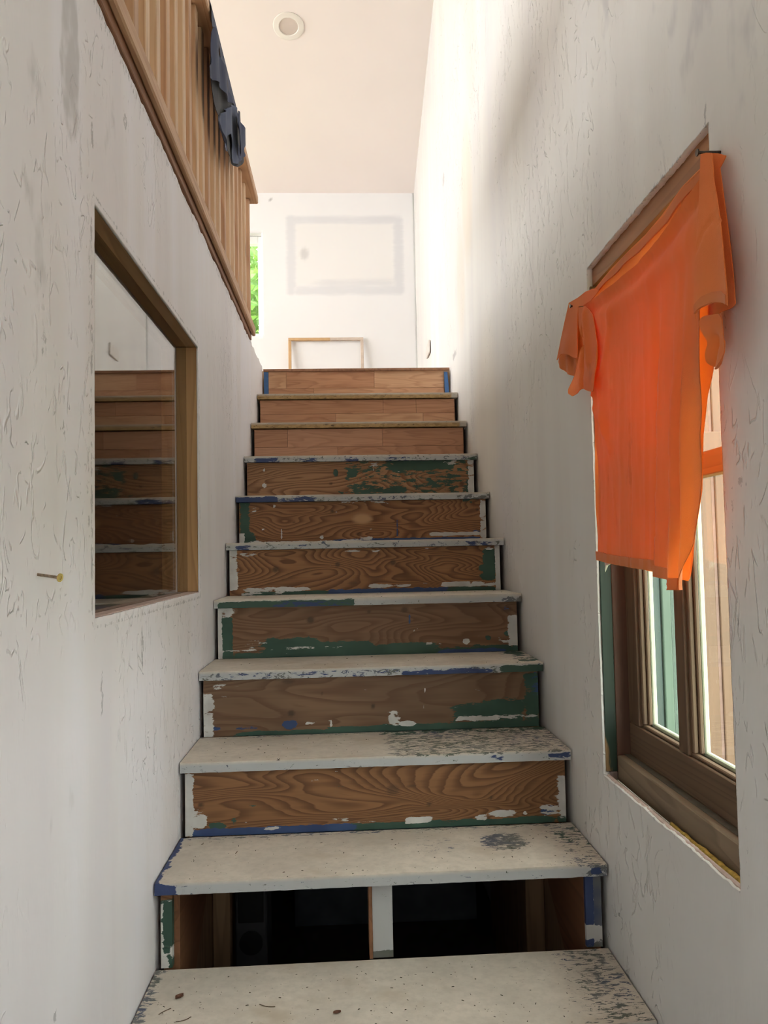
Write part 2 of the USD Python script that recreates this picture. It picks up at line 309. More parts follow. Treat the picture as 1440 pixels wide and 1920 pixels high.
# glass
def glass(name, tint, boost=1.0, dust=0.0, rough=0.0):
    """thin window glass: straight transmission, Fresnel reflection by the angle of view (same from either face), a little dust"""
    g = G(); ge = g.add('geometry'); d = g.add('vector_math', {'vector1': ge + '.normal', 'vector2': ge + '.incoming'}, math_type='dot_product') + '.value'
    q = g.math('power', g.math('subtract', 1.0, g.math('absolute', d)), 5.0); f = g.math('multiply', g.math('multiply_add', q, .96, .04), boost, None, True)
    t = g.add('transparent_bsdf', color=tint); gl = g.add('glossy_bsdf', color=(1, 1, 1), roughness=rough); top = g.add('mix_closure', {'fac': f, 'closure1': t + '.BSDF', 'closure2': gl + '.BSDF'})
    if dust:
        sp = g.noise(g.pos((110, 110, 70)), 1, 2, .7); big = g.noise(g.pos((7, 7, 4)), 1, 4, .6); k = g.math('add', g.math('multiply', g.ss(big, .45, .8), dust), g.math('multiply', g.ss(sp, .76, .80), .4))
        df = g.add('diffuse_bsdf', color=(.55, .56, .52)); top = g.add('mix_closure', {'fac': k, 'closure1': top + '.closure', 'closure2': df + '.BSDF'})
    M(name, g.n, g.l, top + '.closure')
glass('clear_glass', (.96, .98, .97)); glass('room_glass', (.80, .78, .74), 1.0); glass('dusty_glass', (.94, .965, .95), .6, .035)
def cloth_mat(name, col, trans, tcol, dirt=.0, weave=900):
    g = G(); n = g.noise(g.pos((5, 5, 5)), 1, 3); w = g.noise(g.pos((weave, weave, weave)), 1, 2); s = g.noise(g.pos((60, 60, 14)), 1, 3)
    c = g.ramp(n, [(.3, tuple(x * .9 for x in col)), (.7, tuple(min(1, x * 1.08) for x in col))])
    if dirt:
        q = g.noise(g.pos((14, 14, 9), (2, 2, 2)), 1, 4, .65); c = g.mix(g.math('multiply', g.ss(q, .60, .75), dirt), c, tuple(x * .35 for x in col))
    nb = g.bump(g.math('add', w, g.math('multiply', s, 1.6)), .4, .0012)
    p = g.add('principled_bsdf', {'base_color': c, 'normal': nb}, roughness=.9, sheen_weight=.25, sheen_roughness=.5, specular_ior_level=.15)
    t = g.add('translucent_bsdf', {'normal': nb}, color=tcol); mm = g.add('mix_closure', {'closure1': p + '.BSDF', 'closure2': t + '.BSDF'}, fac=trans); M(name, g.n, g.l, mm + '.closure')
cloth_mat('orange_cloth', (.88, .30, .085), .45, (.98, .46, .14), .35); cloth_mat('orange_rib', (.80, .28, .085), .35, (.9, .38, .12), .2)
cloth_mat('navy_cloth', (.034, .050, .115), .12, (.07, .09, .15)); cloth_mat('navy_pale', (.085, .11, .19), .1, (.2, .22, .3)); cloth_mat('navy_inner_shade', (.014, .017, .028), .05, (.02, .02, .04))
g = G(); oi = g.noise(g.pos((5, 5, 5)), 1, 2); c = g.ramp(oi, [(.3, (.05, .13, .03)), (.7, (.16, .30, .07))]); p = g.add('principled_bsdf', {'base_color': c}, roughness=.5); t = g.add('translucent_bsdf', color=(.30, .48, .10))
mm = g.add('mix_closure', {'closure1': p + '.BSDF', 'closure2': t + '.BSDF'}, fac=.4); M('foliage', g.n, g.l, mm + '.closure'); plain('bark', (.12, .085, .06), .9, .3, 30, .5)

# ------------------------------------------------------------------ the shell
H = 0.501; RISE = 0.18835; Z1 = 4 * RISE; RUN = 0.27; SK = 0.0115
ZT = Z1 + 9 * RISE; YB = 4.344; YF = -3.2
def zc(y): return 4.283 - 0.30084 * (y - YB)         # the sloping ceiling

def wall_grid(along, lo, hi, z0, z1, holes, face, thick, res, masks, ragged_top=0.0, ragged_hole=0.0, bulge=.0015, topf=None, side=1):
    """A plastered wall in the plane <normal> = face, thickness away from the room (side = sign of the outward direction). along: 'y' or 'x'."""
    def lines(a, b, extra):
        L = list(np.linspace(a, b, max(2, int((b - a) / res)) + 1)); L = [v for v in L if all(abs(v - e) > res * .55 for e in extra)] + [e for e in extra if a <= e <= b]; return np.array(sorted(set([a, b] + L)))
    fine = lambda a, b: list(np.arange(a - .035, b + .035, .0055)) if res > 0 else []
    def lines2(a, b, i):
        L = lines(a, b, [e for h in holes for e in h[i:i + 2]])
        for h in holes:
            if h[4]:
                F_ = [v for v in fine(h[i], h[i + 1]) if abs(v - h[i]) > .002 and abs(v - h[i + 1]) > .002] + [h[i], h[i + 1]]
                L = np.array([v for v in L if v < h[i] - .04 or v > h[i + 1] + .04 or False]); L = np.concatenate([L, F_])
        return np.array(sorted(set(np.round(L, 6))))
    us, zs = lines2(lo, hi, 0), lines2(z0, z1, 2)
    U, Zg = np.meshgrid(us, zs, indexing='ij'); nU, nZ = U.shape
    ok = np.ones((nU - 1, nZ - 1), bool); uc, zcn = (us[1:] + us[:-1]) / 2, (zs[1:] + zs[:-1]) / 2
    for h in holes: ok &= ~((uc[:, None] > h[0]) & (uc[:, None] < h[1]) & (zcn[None] > h[2]) & (zcn[None] < h[3]))
    i, j = np.nonzero(ok); a = i * nZ + j; Q = np.stack([a, a + nZ, a + nZ + 1, a + 1], 1)
    u, z = U.ravel().copy(), Zg.ravel().copy()
    if topf is not None:
        zt = topf(u); z = np.where(z > 2.9, 2.9 + (z - 2.9) / (z1 - 2.9) * (zt - 2.9), z)
    if ragged_top:
        w = sstep(Zg.ravel(), z1 - .06, z1); z += w * ragged_top * (meshkit.fbm(np.stack([u * 14, u * 0, u * 0 + 3], 1), 4, 5) - .5) * 2
    for h in holes:
        if len(h) > 4 and h[4]:
            e = np.stack([np.abs(u - h[0]) + 9 * ((z < h[2] - .02) | (z > h[3] + .02)), np.abs(u - h[1]) + 9 * ((z < h[2] - .02) | (z > h[3] + .02)), np.abs(z - h[2]) + 9 * ((u < h[0] - .02) | (u > h[1] + .02)), np.abs(z - h[3]) + 9 * ((u < h[0] - .02) | (u > h[1] + .02))])
            nz_ = (.5 * meshkit.fbm(np.stack([u * 22, z * 22, u * 0], 1), 3, 9) + .5 * meshkit.fbm(np.stack([u * 95, z * 95, u * 0], 1), 3, 10)) * h[4]
            for q, (du, dz) in enumerate(((-1, 0), (1, 0), (0, -1), (0, 1))):
                w = (1 - sstep(e[q], 0, .028)) * h[5][q]; u = u + du * nz_ * w; z = z + dz * nz_ * w
    P3 = np.stack([u, z, u * 0], 1); d = bulge * 1.3 * (meshkit.fbm(P3 * 3.1, 3, 2)) + bulge * 1.0 * (meshkit.fbm(P3 * np.array([13, 8, 1]), 4, 4))
    for h in holes: d *= np.clip(np.maximum.reduce([h[0] - u, u - h[1], h[2] - z, z - h[3]]) / .04, 0.15, 1)
    n0 = len(u); d = np.clip(d, 0, .0032); ff = face + side * d; bf = np.full(n0, face + side * thick)
    def V(n_, u_, z_): return np.stack([n_, u_, z_], 1) if along == 'y' else np.stack([u_, n_, z_], 1)
    VV = np.vstack([V(ff, u, z), V(bf, u, z)])
    E = np.vstack([Q[:, [0, 1]], Q[:, [1, 2]], Q[:, [2, 3]], Q[:, [3, 0]]]); key = {}
    for p_, q_ in E:
        k = (min(p_, q_), max(p_, q_)); key[k] = None if k in key else (p_, q_)
    bd = np.array([e for e in key.values() if e is not None])
    S = np.stack([bd[:, 1], bd[:, 0], bd[:, 0] + n0, bd[:, 1] + n0], 1)
    F = np.vstack([Q, Q[:, ::-1] + n0, S])
    flip = (side > 0) == (along == 'y')
    if flip: F = F[:, ::-1]
    m0 = masks(u, z) if masks else np.zeros((n0, 3))
    P3 = np.stack([u, z, u * 0 + face], 1); A = lambda a, b: np.array([a, b, 1.0])
    tone = .45 * meshkit.fbm(P3 * A(1.3, .9), 3, 31) + .55 * meshkit.fbm(P3 * A(6, .9), 4, 32); tone = np.clip(.5 + (tone - .5) * 2.1, 0, 1)
    gate = sstep(meshkit.fbm(P3 * A(2.3, 1.7), 3, 33), .44, .63); fg = sstep(meshkit.fbm(P3 * A(3.0, 1.6), 3, 34), .51, .70)
    fd = np.stack([tone, gate, fg], 1)
    return (VV, F), {'paint': np.vstack([m0, m0 * 0]), 'field': np.vstack([fd, fd])}

# --- left stair wall: plaster up to the loft floor, with the glazed opening
LH = (-0.400, 0.575, 1.358, 2.078)
def outline(u, z, h, off, w):
    dx = np.maximum(h[0] - u, u - h[1]); dz = np.maximum(h[2] - z, z - h[3]); d = np.where((dx > 0) & (dz > 0), np.hypot(dx, dz), np.maximum(dx, dz)); return 1 - sstep(np.abs(d - off), 0, w)
def left_masks(u, z):
    o = outline(u, z, LH, .017, .008) * (.35 + .5 * (meshkit.fbm(np.stack([u * 6, z * 6, u * 0], 1), 3, 3)))
    slit = R(u, z, -.25, .52, LH[2] - .042 + 0, LH[2] - .036, 1.0, .05, .003) * (meshkit.fbm(np.stack([u * 9, u * 0, u * 0], 1), 3, 8) > .44)
    side = R(u, z, -.437, -.422, 1.42, 2.02, .42, .006, .1)
    dab = np.max([El(u, z, a, b, max(r1, .011), r2, .62) for a, b, r1, r2 in ((-.08, 1.27, .012, .05), (-.36, 1.22, .008, .05), (-.585, .80, .006, .012), (-.55, 1.66, .006, .016), (-.41, 2.20, .01, .03), (-.63, 1.77, .01, .02), (-.2, 2.34, .02, .02))], 0)
    edge = R(u, z, -1, 2, 2.435, 2.5, .42, .02, .01)
    patch = np.max([El(u, z, a, b, r1 * 1.25, r2 * 1.1, aa * .82) for a, b, r1, r2, aa in ((-.52, 2.26, .05, .16, .75), (-.66, 1.95, .06, .3, .5), (-.3, 2.2, .05, .2, .45), (-.55, 1.05, .07, .2, .4), (.1, 1.32, .12, .015, .5))], 0)
    return np.stack([np.max([o, slit, side, dab, edge], 0), patch, El(u, z, .2, 1.2, .5, .2, .15)], 1)
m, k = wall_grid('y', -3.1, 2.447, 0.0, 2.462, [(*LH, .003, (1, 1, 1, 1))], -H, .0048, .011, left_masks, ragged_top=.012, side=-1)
wl = struct(obj('wall_left', m, 'plaster_left', None, True, k), 'white trowelled plaster wall left of the stairs with a glazed opening')
obj('core', cat(box(-.615, -.5062, -3.1, 2.43, 0, LH[2] - .02, 0), box(-.615, -.5062, -3.1, 2.43, LH[3] + .05, 2.44, 0), box(-.615, -.5062, -3.1, LH[0] - .05, LH[2] - .02, LH[3] + .05, 0), box(-.615, -.5062, LH[1] + .04, 2.43, LH[2] - .02, LH[3] + .05, 0)), 'room_wall', wl)

# --- right wall, from the hall floor up to the sloping ceiling, with the raw window opening
RH = (-0.610, 0.016, 0.953, 2.108)
def right_masks(u, z):
    o = outline(u, z, RH, .004, .016) * np.where(z > RH[3] - .01, .62, .45) * np.where(u < RH[0] + .01, 1.0, .8) * (.5 + .9 * (meshkit.fbm(np.stack([u * 9, z * 9, u * 0], 1), 3, 3) - .25))
    crack = R(u, z, RH[0] - .030, RH[0] - .024, .96, 1.95, .62, .003, .05) * (meshkit.fbm(np.stack([u * 0, z * 7, u * 0], 1), 3, 12) > .45)
    crack2 = R(u, z, -.605, -.598, 2.10, 2.15, 1.1, .006, .01)
    dab = np.max([El(u, z, a, b, max(r1, .012), max(r2, .012), .66) for a, b, r1, r2 in ((2.54, 3.53, .05, .05), (1.55, 3.75, .006, .012), (1.5, 3.62, .008, .03), (1.42, 3.2, .006, .012), (1.95, 3.55, .012, .03), (.05, 1.12, .004, .01), (-.66, 1.55, .006, .012), (-.8, 2.35, .01, .02), (3.0, 2.55, .02, .02), (.02, 1.20, .006, .02))], 0)
    corner = R(u, z, 2.2, 2.36, 2.46, 2.50, .8, .05, .01)
    patch = np.max([El(u, z, a, b, r1 * 1.25, r2 * 1.1, aa * .82) for a, b, r1, r2, aa in ((-.56, 2.33, .10, .13, .55), (-.72, 2.2, .05, .16, .6), (-.2, 2.75, .16, .25, .5), (-.45, 2.45, .05, .1, .4), (.2, 3.0, .1, .4, .4), (1.0, 2.2, .3, .5, .3))], 0)
    crm = np.max([El(u, z, a, b, r1, r2, aa) for a, b, r1, r2, aa in ((1.75, 3.1, .16, .35, .55), (2.0, 2.75, .14, .3, .4), (1.55, 3.8, .15, .5, .3), (1.4, 2.0, .3, .4, .35))], 0)
    return np.stack([np.max([o, crack, crack2, dab, corner], 0), patch, crm], 1)
m, k = wall_grid('y', -3.1, YB, 0.0, 5.0, [(*RH, .012, (.4, .6, .8, .8)), (-2.9, -2.0, 1.05, 2.45, 0)], H, .013, .0155, right_masks, bulge=.002, topf=lambda u: np.where(u > 0, zc(u), zc(0) + .3 * u) + .02, side=1)  # second hole is unseen, added for the hall light
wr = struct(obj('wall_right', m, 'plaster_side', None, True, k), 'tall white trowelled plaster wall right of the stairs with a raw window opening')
obj('core', cat(box(.515, .606, -3.1, -2.9, 0, 6, 0), box(.515, .606, -2.9, -2.0, 0, 1.05, 0), box(.515, .606, -2.9, -2.0, 2.45, 6, 0), box(.515, .606, -2.0, RH[0] - .045, 0, 6, 0), box(.515, .606, RH[1] + .045, YB, 0, 4.3, 0), box(.515, .606, RH[1] + .045, 2, 4.3, 5.2, 0), box(.515, .606, RH[0] - .045, RH[1] + .045, 0, RH[2] - .06, 0), box(.515, .606, RH[0] - .045, RH[1] + .045, RH[3] + .04, 6, 0)), 'siding', wr)

# --- back wall of the upper floor, with the window behind the railing
BH = (-1.75, -0.690, 3.155, 3.964)
def back_masks(u, z):
    t = lambda a, b, z0, z1, am=1.: R(u, z, a, b, z0, z1, am, .03, .03)
    fr_ = np.max([t(-.50, -.425, 3.47, 4.11), t(.335, .415, 3.48, 4.08), t(-.50, .42, 4.035, 4.10), t(-.44, .41, 3.47, 3.545), R(u, z, -.3, .40, 3.535, 3.60, .8, .15, .03)], 0)
    blob = El(u, z, -.36, 3.80, .035, .05, .35)
    inside = R(u, z, -.43, .34, 3.55, 4.04, .55, .03, .03)
    dots = np.max([El(u, z, a, b, .006, .006, 1) for a, b in ((-.62, 4.23), (.31, 4.20), (.19, 4.12))] + [blob], 0)
    return np.stack([fr_, inside, dots], 1)
m, k = wall_grid('x', -4.0, .506, ZT - .2, 4.31, [(*BH, 0, (0, 0, 0, 0))], YB, .02, .02, back_masks, bulge=.001, side=1)
wb = struct(obj('wall_back', m, 'back_wall_paint', None, True, k), 'white upper back wall with a grey-blue painted rectangle and a window')
obj('core', cat(box(-4, BH[0] - .01, YB + .022, YB + .15, ZT - .2, 4.31, 0), box(BH[1] + .01, .506, YB + .022, YB + .15, ZT - .2, 4.31, 0), box(BH[0] - .01, BH[1] + .01, YB + .022, YB + .15, ZT - .2, BH[2] - .01, 0), box(BH[0] - .01, BH[1] + .01, YB + .022, YB + .15, BH[3] + .01, 4.31, 0)), 'siding', wb)

struct(obj('wall_back_lower', box(-4.0, .606, YB + .022, YB + .15, 0, ZT - .2005, 0), 'room_wall'), 'lower back wall closing the space under the upper floor')
# --- ceiling: rises from the back wall to the ridge, falls towards the front gable
def slab(pts, t, x0, x1): return prism_x(Polygon([(y, z) for y, z in pts] + [(y, z + t) for y, z in pts[::-1]]), x0, x1)
ce = struct(obj('ceiling', slab([(YF - .2, zc(0) - .3 * 3.4), (0, zc(0)), (YB + .2, zc(YB + .2))], .16, -4.2, .75), 'ceiling_paint'), 'sloping cream ceiling over the stairwell and loft', 'ceiling')
# --- floors
fl = struct(obj('floor', cat(box(-4.2, -.62, YF - .2, YB, ZT - .22, ZT, 0), box(-.6195, .506, 2.482, YB, ZT - .22, ZT, 0)), 'loft_floor'), 'upper floor behind the top stair and under the loft', 'floor')
fh = struct(obj('floor', box(-4.2, .66, YF - .2, YB + .2, -.15, 0, 0), 'dark_floor'), 'hall floor at the foot of the stairs', 'floor')
# --- outer walls of the loft and the hall behind the camera
struct(obj('wall_left_outer', cat(box(-4.2, -4.0, YF - .2, .05, 0, 5.7, 0), box(-4.2, -4.0, 3.45, YB + .2, 0, 5.7, 0), box(-4.2, -4.0, .05, 3.45, 0, 2.65, 0), box(-4.2, -4.0, .05, 3.45, 4.45, 5.7, 0)), 'room_wall'), 'far left outer wall of the loft with its wide window opening')
struct(obj('wall_front', box(-4, .66, YF - .2, YF, 0, 5.2, 0), 'room_wall'), 'plain front wall behind the foot of the stairs')

# ------------------------------------------------------------------ staircase
def yk(k): return RUN * (k - 1)
def zk(k): return Z1 + RISE * (k - 1)
stairs = thing('staircase', 'wooden staircase with worn white painted treads and bare plywood risers', 'staircase')
def shear(V): V = np.array(V); V[:, 1] += SK * (V[:, 0] + H) / (2 * H); return V
TT = .0255
tw = {  # (nosing green, nosing blue, wear of nosing), wear of top
    0: lambda u, v, t: (0 * u, 0 * u, np.where(t, mx(R(u, v, .86, 1.02, -.1, 1.1, .5, .08), R(u, v, -.1, .025, -.1, 1.1, .55), R(u, v, .70, .95, .4, 1.1, .22, .1, .2)), .05)),
    1: lambda u, v, t: (np.where(t, R(u, v, .93, 1.1, .4, 1.1, .4), 0), mx(np.where(t, R(u, v, -.1, .012, -.1, 1.1, .9), R(u, v, -.1, .045, -.5, 1.5, 1.2)), np.where(t, 0, El(u, v, .975, .5, .015, .4, .9))), np.where(t, mx(El(u, v, .80, .62, .07, .28, .62), El(u, v, .62, .6, .10, .3, .32), R(u, v, .9, 1.1, -.1, 1.1, .42, .05), R(u, v, 0, 1, .93, 1.1, .45)), mx(R(u, v, .95, 1.1, -1, 2, .5), .12 + 0 * u))),
    2: lambda u, v, t: (np.where(t, R(u, v, .5, 1.1, .85, 1.1, .5), 0), np.where(t, 0, mx(El(u, v, .81, .5, .025, .4, .5), El(u, v, .97, .5, .04, .6, .65))), np.where(t, mx(R(u, v, .52, 1.1, -.1, 1.1, .50, .03), R(u, v, 0, 1, .93, 1.1, .4)), .12)),
    3: lambda u, v, t: (np.where(t, R(u, v, .93, 1.1, .1, 1.1, .55), R(u, v, .87, 1.1, -.5, 1.5, .8)), np.where(t, 0, mx(R(u, v, .08, .58, .0, .8, .42), R(u, v, .58, .86, -.2, .65, .75))), np.where(t, R(u, v, .9, 1.1, -.1, 1.1, .3), .3)),
    4: lambda u, v, t: (np.where(t, 0, R(u, v, .015, .452, -.5, 1.5, 1.2, .003)), np.where(t, 0, R(u, v, .17, .45, -.5, 1.5, .55, .06)), np.where(t, .05, mx(R(u, v, .93, 1.1, -.5, 1.5, .5), .15 + 0 * u))),
    5: lambda u, v, t: (0 * u, np.where(t, 0, mx(El(u, v, .06, .4, .04, .6, .6), El(u, v, .25, .5, .05, .5, .5), R(u, v, .84, .97, -.5, 1.5, .55, .03))), .22),
    6: lambda u, v, t: (np.where(t, 0, R(u, v, .62, .8, -.2, 1.2, .3, .05)), np.where(t, 0, mx(R(u, v, -.1, .16, -.5, 1.5, 1.2), R(u, v, .16, .33, -.5, 1.5, .62, .04))), np.where(t, .1, mx(R(u, v, .86, 1.1, -.5, 1.5, .45), .28 + 0 * u))),
    7: lambda u, v, t: (np.where(t, 0, mx(R(u, v, .92, 1.1, -.5, 1.5, .5), R(u, v, .75, .9, -.5, 1.5, .35))), np.where(t, 0, mx(R(u, v, .04, .15, -.5, 1.5, .75), R(u, v, .22, .32, -.5, 1.5, .5), R(u, v, .4, .5, -.5, 1.5, .55), R(u, v, .6, .72, -.5, 1.5, .45))), .26),
    8: lambda u, v, t: (0 * u, 0 * u, 0.15), 9: lambda u, v, t: (0 * u, 0 * u, 0.15)}
notes = {0: 'lowest tread in view, dusty white with scattered bits', 1: 'white tread over the open riser with a blue left corner', 2: 'tread worn dark and streaky on its right half', 3: 'tread with a blue-grey worn front edge', 4: 'tread with its front edge half green and half white', 5: 'tread with pale front edge toned grey as shade', 6: 'tread with a blue left front edge', 7: 'tread with blue-flecked white front edge', 8: 'tread with a raw chipboard front edge', 9: 'topmost chipboard-edged tread'}
for k in range(0, 10):
    V, F = gridbox(-.499, .499, yk(k), yk(k) + RUN + .012, zk(k) - TT, zk(k), .0065 if k < 4 else .009)
    u, top = (V[:, 0] + .499) / .998, V[:, 2] > zk(k) - 1e-6
    front = ~top
    v = np.where(top, (V[:, 1] - yk(k)) / RUN, (V[:, 2] - zk(k) + TT) / TT)
    gr, bl, we = tw[k](u, v, top); z0 = 0 * u; we = we + np.where(top, 0, .13)
    V[:, 2] += np.where(V[:, 1] < yk(k) + 1e-6, .0006 * (meshkit.fbm(np.stack([V[:, 0] * 60, V[:, 2] * 60, z0], 1), 2, k) - .5) * 2, 0)
    V[:, 1] += np.where(V[:, 1] < yk(k) + 1e-6, .0012 * (meshkit.fbm(np.stack([V[:, 0] * 50, V[:, 2] * 30, z0], 1), 3, k + 20) - .5) * 2, 0)
    raw = np.where(front & (k >= 8), np.where(u > .965, .35, 1.0), 0) if k >= 8 else z0
    obj('tread', (shear(V), F), f'tread_paint_{k}', stairs, False, {'paint': np.stack([z0, gr + z0, bl + z0], 1), 'marks': np.stack([we + z0, raw + z0, np.where(top, 0, 1.0)], 1)}, notes[k])

def line(u, v, u0, v0, u1, v1, w, a=1.):
    d = np.array([u1 - u0, (v1 - v0) * .19]); p = np.stack([u - u0, (v - v0) * .19], 1); t = np.clip(p @ d / (d @ d), 0, 1); return a * (1 - sstep(np.linalg.norm(p - t[:, None] * d, axis=1), w * .4, w * 1.2))
def rp(k, u, v):
    z = 0 * u
    if k == 2:
        W = mx(R(u, v, -.1, .022, .0, .95, .9, .006), R(u, v, -.1, .055, .10, .36, .85, .01), R(u, v, .978, 1.1, .05, .75, .85), R(u, v, .572, .638, .08, .16, 1.3, .008, .03), El(u, v, .83, .17, .045, .07, .85), El(u, v, .775, .12, .02, .06, .8), El(u, v, .89, .17, .008, .05, .8), El(u, v, .955, .2, .035, .10, .65), El(u, v, .40, .17, .03, .04, .5), El(u, v, .22, .08, .03, .03, .5), El(u, v, .47, .12, .03, .03, .45))
        Gn = mx(R(u, v, .35, .98, -.1, .10, 1., .04, .03), R(u, v, .972, 1.1, -.1, .12, 1.), El(u, v, .08, .15, .025, .07, .8), El(u, v, .125, .22, .01, .05, .7), El(u, v, .40, .70, .02, .05, .38), El(u, v, .17, .44, .02, .04, .4))
        B = mx(R(u, v, .015, .44, -.1, .11, 1.1, .02, .035), El(u, v, .952, .19, .024, .08, 1.0)); K = mx(El(u, v, .54, .60, .018, .09, .55), El(u, v, .04, .48, .008, .035, .9), El(u, v, .635, .36, .007, .03, .8), El(u, v, .80, .42, .006, .03, .8), El(u, v, .59, .66, .014, .02, .6)); L = z
    elif k == 3:
        W = mx(R(u, v, -.1, .030, .0, .78, .72, .01), El(u, v, .06, .87, .05, .06, .55), line(u, v, .30, .19, .375, .21, .0022), line(u, v, .375, .21, .375, .13, .002), El(u, v, .565, .22, .022, .16, .55), El(u, v, .60, .13, .03, .06, .8), R(u, v, .75, .88, .13, .22, 1., .012, .035), R(u, v, .86, 1.1, .15, .24, .6, .03, .04), line(u, v, .66, .9, .65, .35, .0012, .7))
        Gn = mx(R(u, v, .10, 1.1, -.1, .07, 1.1, .06, .03), R(u, v, .35, 1.1, -.1, .11, 1., .1, .03), R(u, v, .74, .96, .1, .42, .9, .03, .12), R(u, v, .83, .96, .2, .5, .85, .04, .12), R(u, v, .955, 1.1, -.1, .95, .72, .01))
        B = mx(El(u, v, .252, .17, .026, .09, .95), El(u, v, .13, .13, .05, .04, .55), El(u, v, .035, .14, .02, .05, .8), R(u, v, .98, 1.1, .5, 1.1, .5)); K = mx(El(u, v, .257, .37, .011, .06, .85), El(u, v, .50, .45, .007, .05, .9), El(u, v, .25, .93, .02, .04, .6), El(u, v, .35, .7, .004, .02, .8)); L = z
    elif k == 4:
        W = mx(R(u, v, -.1, .014, -.1, 1.1, 1., .004), R(u, v, -.1, .055, .80, 1.1, .8, .02), R(u, v, .968, 1.1, .1, .72, .85, .006), R(u, v, .93, .985, .17, .28, .75), El(u, v, .825, .22, .013, .065, 1.1), El(u, v, .70, .2, .014, .04, .7), El(u, v, .738, .18, .008, .03, .8), El(u, v, .27, .17, .06, .05, .62), El(u, v, .385, .19, .05, .045, .5), El(u, v, .1, .16, .08, .03, .48), El(u, v, .12, .3, .05, .08, .42), line(u, v, .64, .42, .675, .55, .0012, .8))
        Gn = mx(R(u, v, .008, .048, -.1, .82, 1.1, .006), R(u, v, .05, .985, -.1, .10, 1.1, .02, .03), R(u, v, .14, .34, -.1, .38, .95, .06, .06), R(u, v, .30, .52, -.1, .28, 1., .05, .06), R(u, v, .5, .74, -.1, .22, 1., .06, .06), R(u, v, .75, .97, .05, .15, .6, .05, .04), R(u, v, .978, 1.1, -.1, .42, 1.), El(u, v, .9, .28, .012, .06, .7), El(u, v, .97, .35, .02, .06, .8))
        B = mx(R(u, v, .73, .955, -.1, .065, 1.1, .03, .02), line(u, v, .633, .85, .637, .62, .002, 1.1), El(u, v, .965, .85, .012, .08, .4)); K = mx(El(u, v, .305, .72, .013, .07, .9), El(u, v, .50, .86, .008, .03, .8), El(u, v, .62, .88, .012, .06, .7), El(u, v, .965, .83, .02, .06, .7)); L = z
    elif k == 5:
        W = mx(R(u, v, -.1, .030, .1, 1.1, .85, .008), R(u, v, .05, .29, .07, .17, .75, .03, .03), R(u, v, .03, .2, .0, .06, .7), R(u, v, .50, .60, .10, .19, .8, .02, .03), El(u, v, .63, .15, .04, .04, .6), R(u, v, .78, .89, .10, .20, 1.0, .012, .03), R(u, v, .88, .985, .09, .19, .8, .02, .03), R(u, v, .982, 1.1, -.1, 1.1, .95, .004), El(u, v, .065, .9, .04, .06, .55), El(u, v, .45, .93, .04, .03, .6), El(u, v, .53, .92, .03, .03, .6), El(u, v, .70, .95, .05, .03, .4), El(u, v, .955, .93, .03, .05, .5))
        Gn = mx(R(u, v, .935, .982, .22, .93, 1., .012), El(u, v, .93, .5, .012, .08, .75), R(u, v, .05, .40, -.1, .07, 1.1, .03, .025), R(u, v, .78, .98, -.1, .09, 1., .03, .03), El(u, v, .95, .3, .03, .1, .9)); B = R(u, v, .36, .80, -.1, .09, 1.1, .03, .03); K = mx(El(u, v, .167, .56, .012, .07, .9), El(u, v, .395, .64, .01, .06, .9), El(u, v, .60, .66, .012, .07, .9), El(u, v, .45, .22, .02, .04, .6)); L = z
    elif k == 6:
        W = mx(R(u, v, -.1, .022, .02, .26, .95, .006), R(u, v, .03, .5, -.1, .06, .75, .03, .025), El(u, v, .33, .13, .008, .06, .8), R(u, v, .48, .54, .04, .12, .85, .02), R(u, v, .765, .97, .11, .20, .95, .015, .035), R(u, v, .975, 1.1, .0, .95, .72, .006), R(u, v, .40, .62, .90, 1.1, .42, .05), El(u, v, .055, .82, .02, .1, .45), El(u, v, .14, .9, .006, .05, .6), line(u, v, .17, .35, .168, .08, .0012, .9), El(u, v, .095, .34, .005, .03, .8))
        Gn = mx(R(u, v, .004, .042, -.1, 1.1, .9, .01), R(u, v, .02, .062, -.1, .25, 1., .012), R(u, v, .05, .4, -.1, .05, .8, .03, .02), R(u, v, .90, .97, .85, 1.1, .5)); B = mx(R(u, v, .38, .968, -.1, .075, 1.1, .02, .03), R(u, v, .94, .975, .12, .25, .85), line(u, v, .635, .5, .637, .1, .0016, .9)); K = mx(El(u, v, .374, .76, .007, .04, 1.), El(u, v, .965, .74, .007, .04, 1.), El(u, v, .22, .5, .006, .03, .8), El(u, v, .48, .2, .015, .05, .6), El(u, v, .79, .17, .03, .06, .5)); L = 1.3 * El(u, v, .495, .56, .042, .13)
    else:
        W = mx(R(u, v, .972, 1.1, .1, 1.1, .7, .006), R(u, v, .76, .97, -.1, .07, .85, .04, .03), R(u, v, .51, .585, .87, .96, .75, .02), R(u, v, .85, .93, .9, 1., .6), El(u, v, .075, .4, .012, .08, .7), line(u, v, .023, .85, .023, .3, .0014, .8), El(u, v, .075, .8, .006, .06, .7), line(u, v, .553, .88, .553, .7, .003, .5))
        Gn = mx(R(u, v, .42, .97, -.1, 1.1, .44, .02), R(u, v, .60, .92, .72, 1.1, .85, .04), El(u, v, .46, .68, .03, .14, .9), El(u, v, .387, .7, .012, .12, .8), R(u, v, .40, .42, .0, .3, .7), R(u, v, .44, .72, -.1, .35, .68, .05), R(u, v, .75, .98, .25, .65, .55, .06), R(u, v, .965, .985, .1, .9, .9)); B = z; K = mx(El(u, v, .365, .42, .008, .04, .8), El(u, v, .945, .36, .012, .07, .8), El(u, v, .2, .07, .006, .04, .8)); L = z
    return np.stack([W + z, Gn + z, B + z], 1), np.stack([K + z, L + z, z], 1)
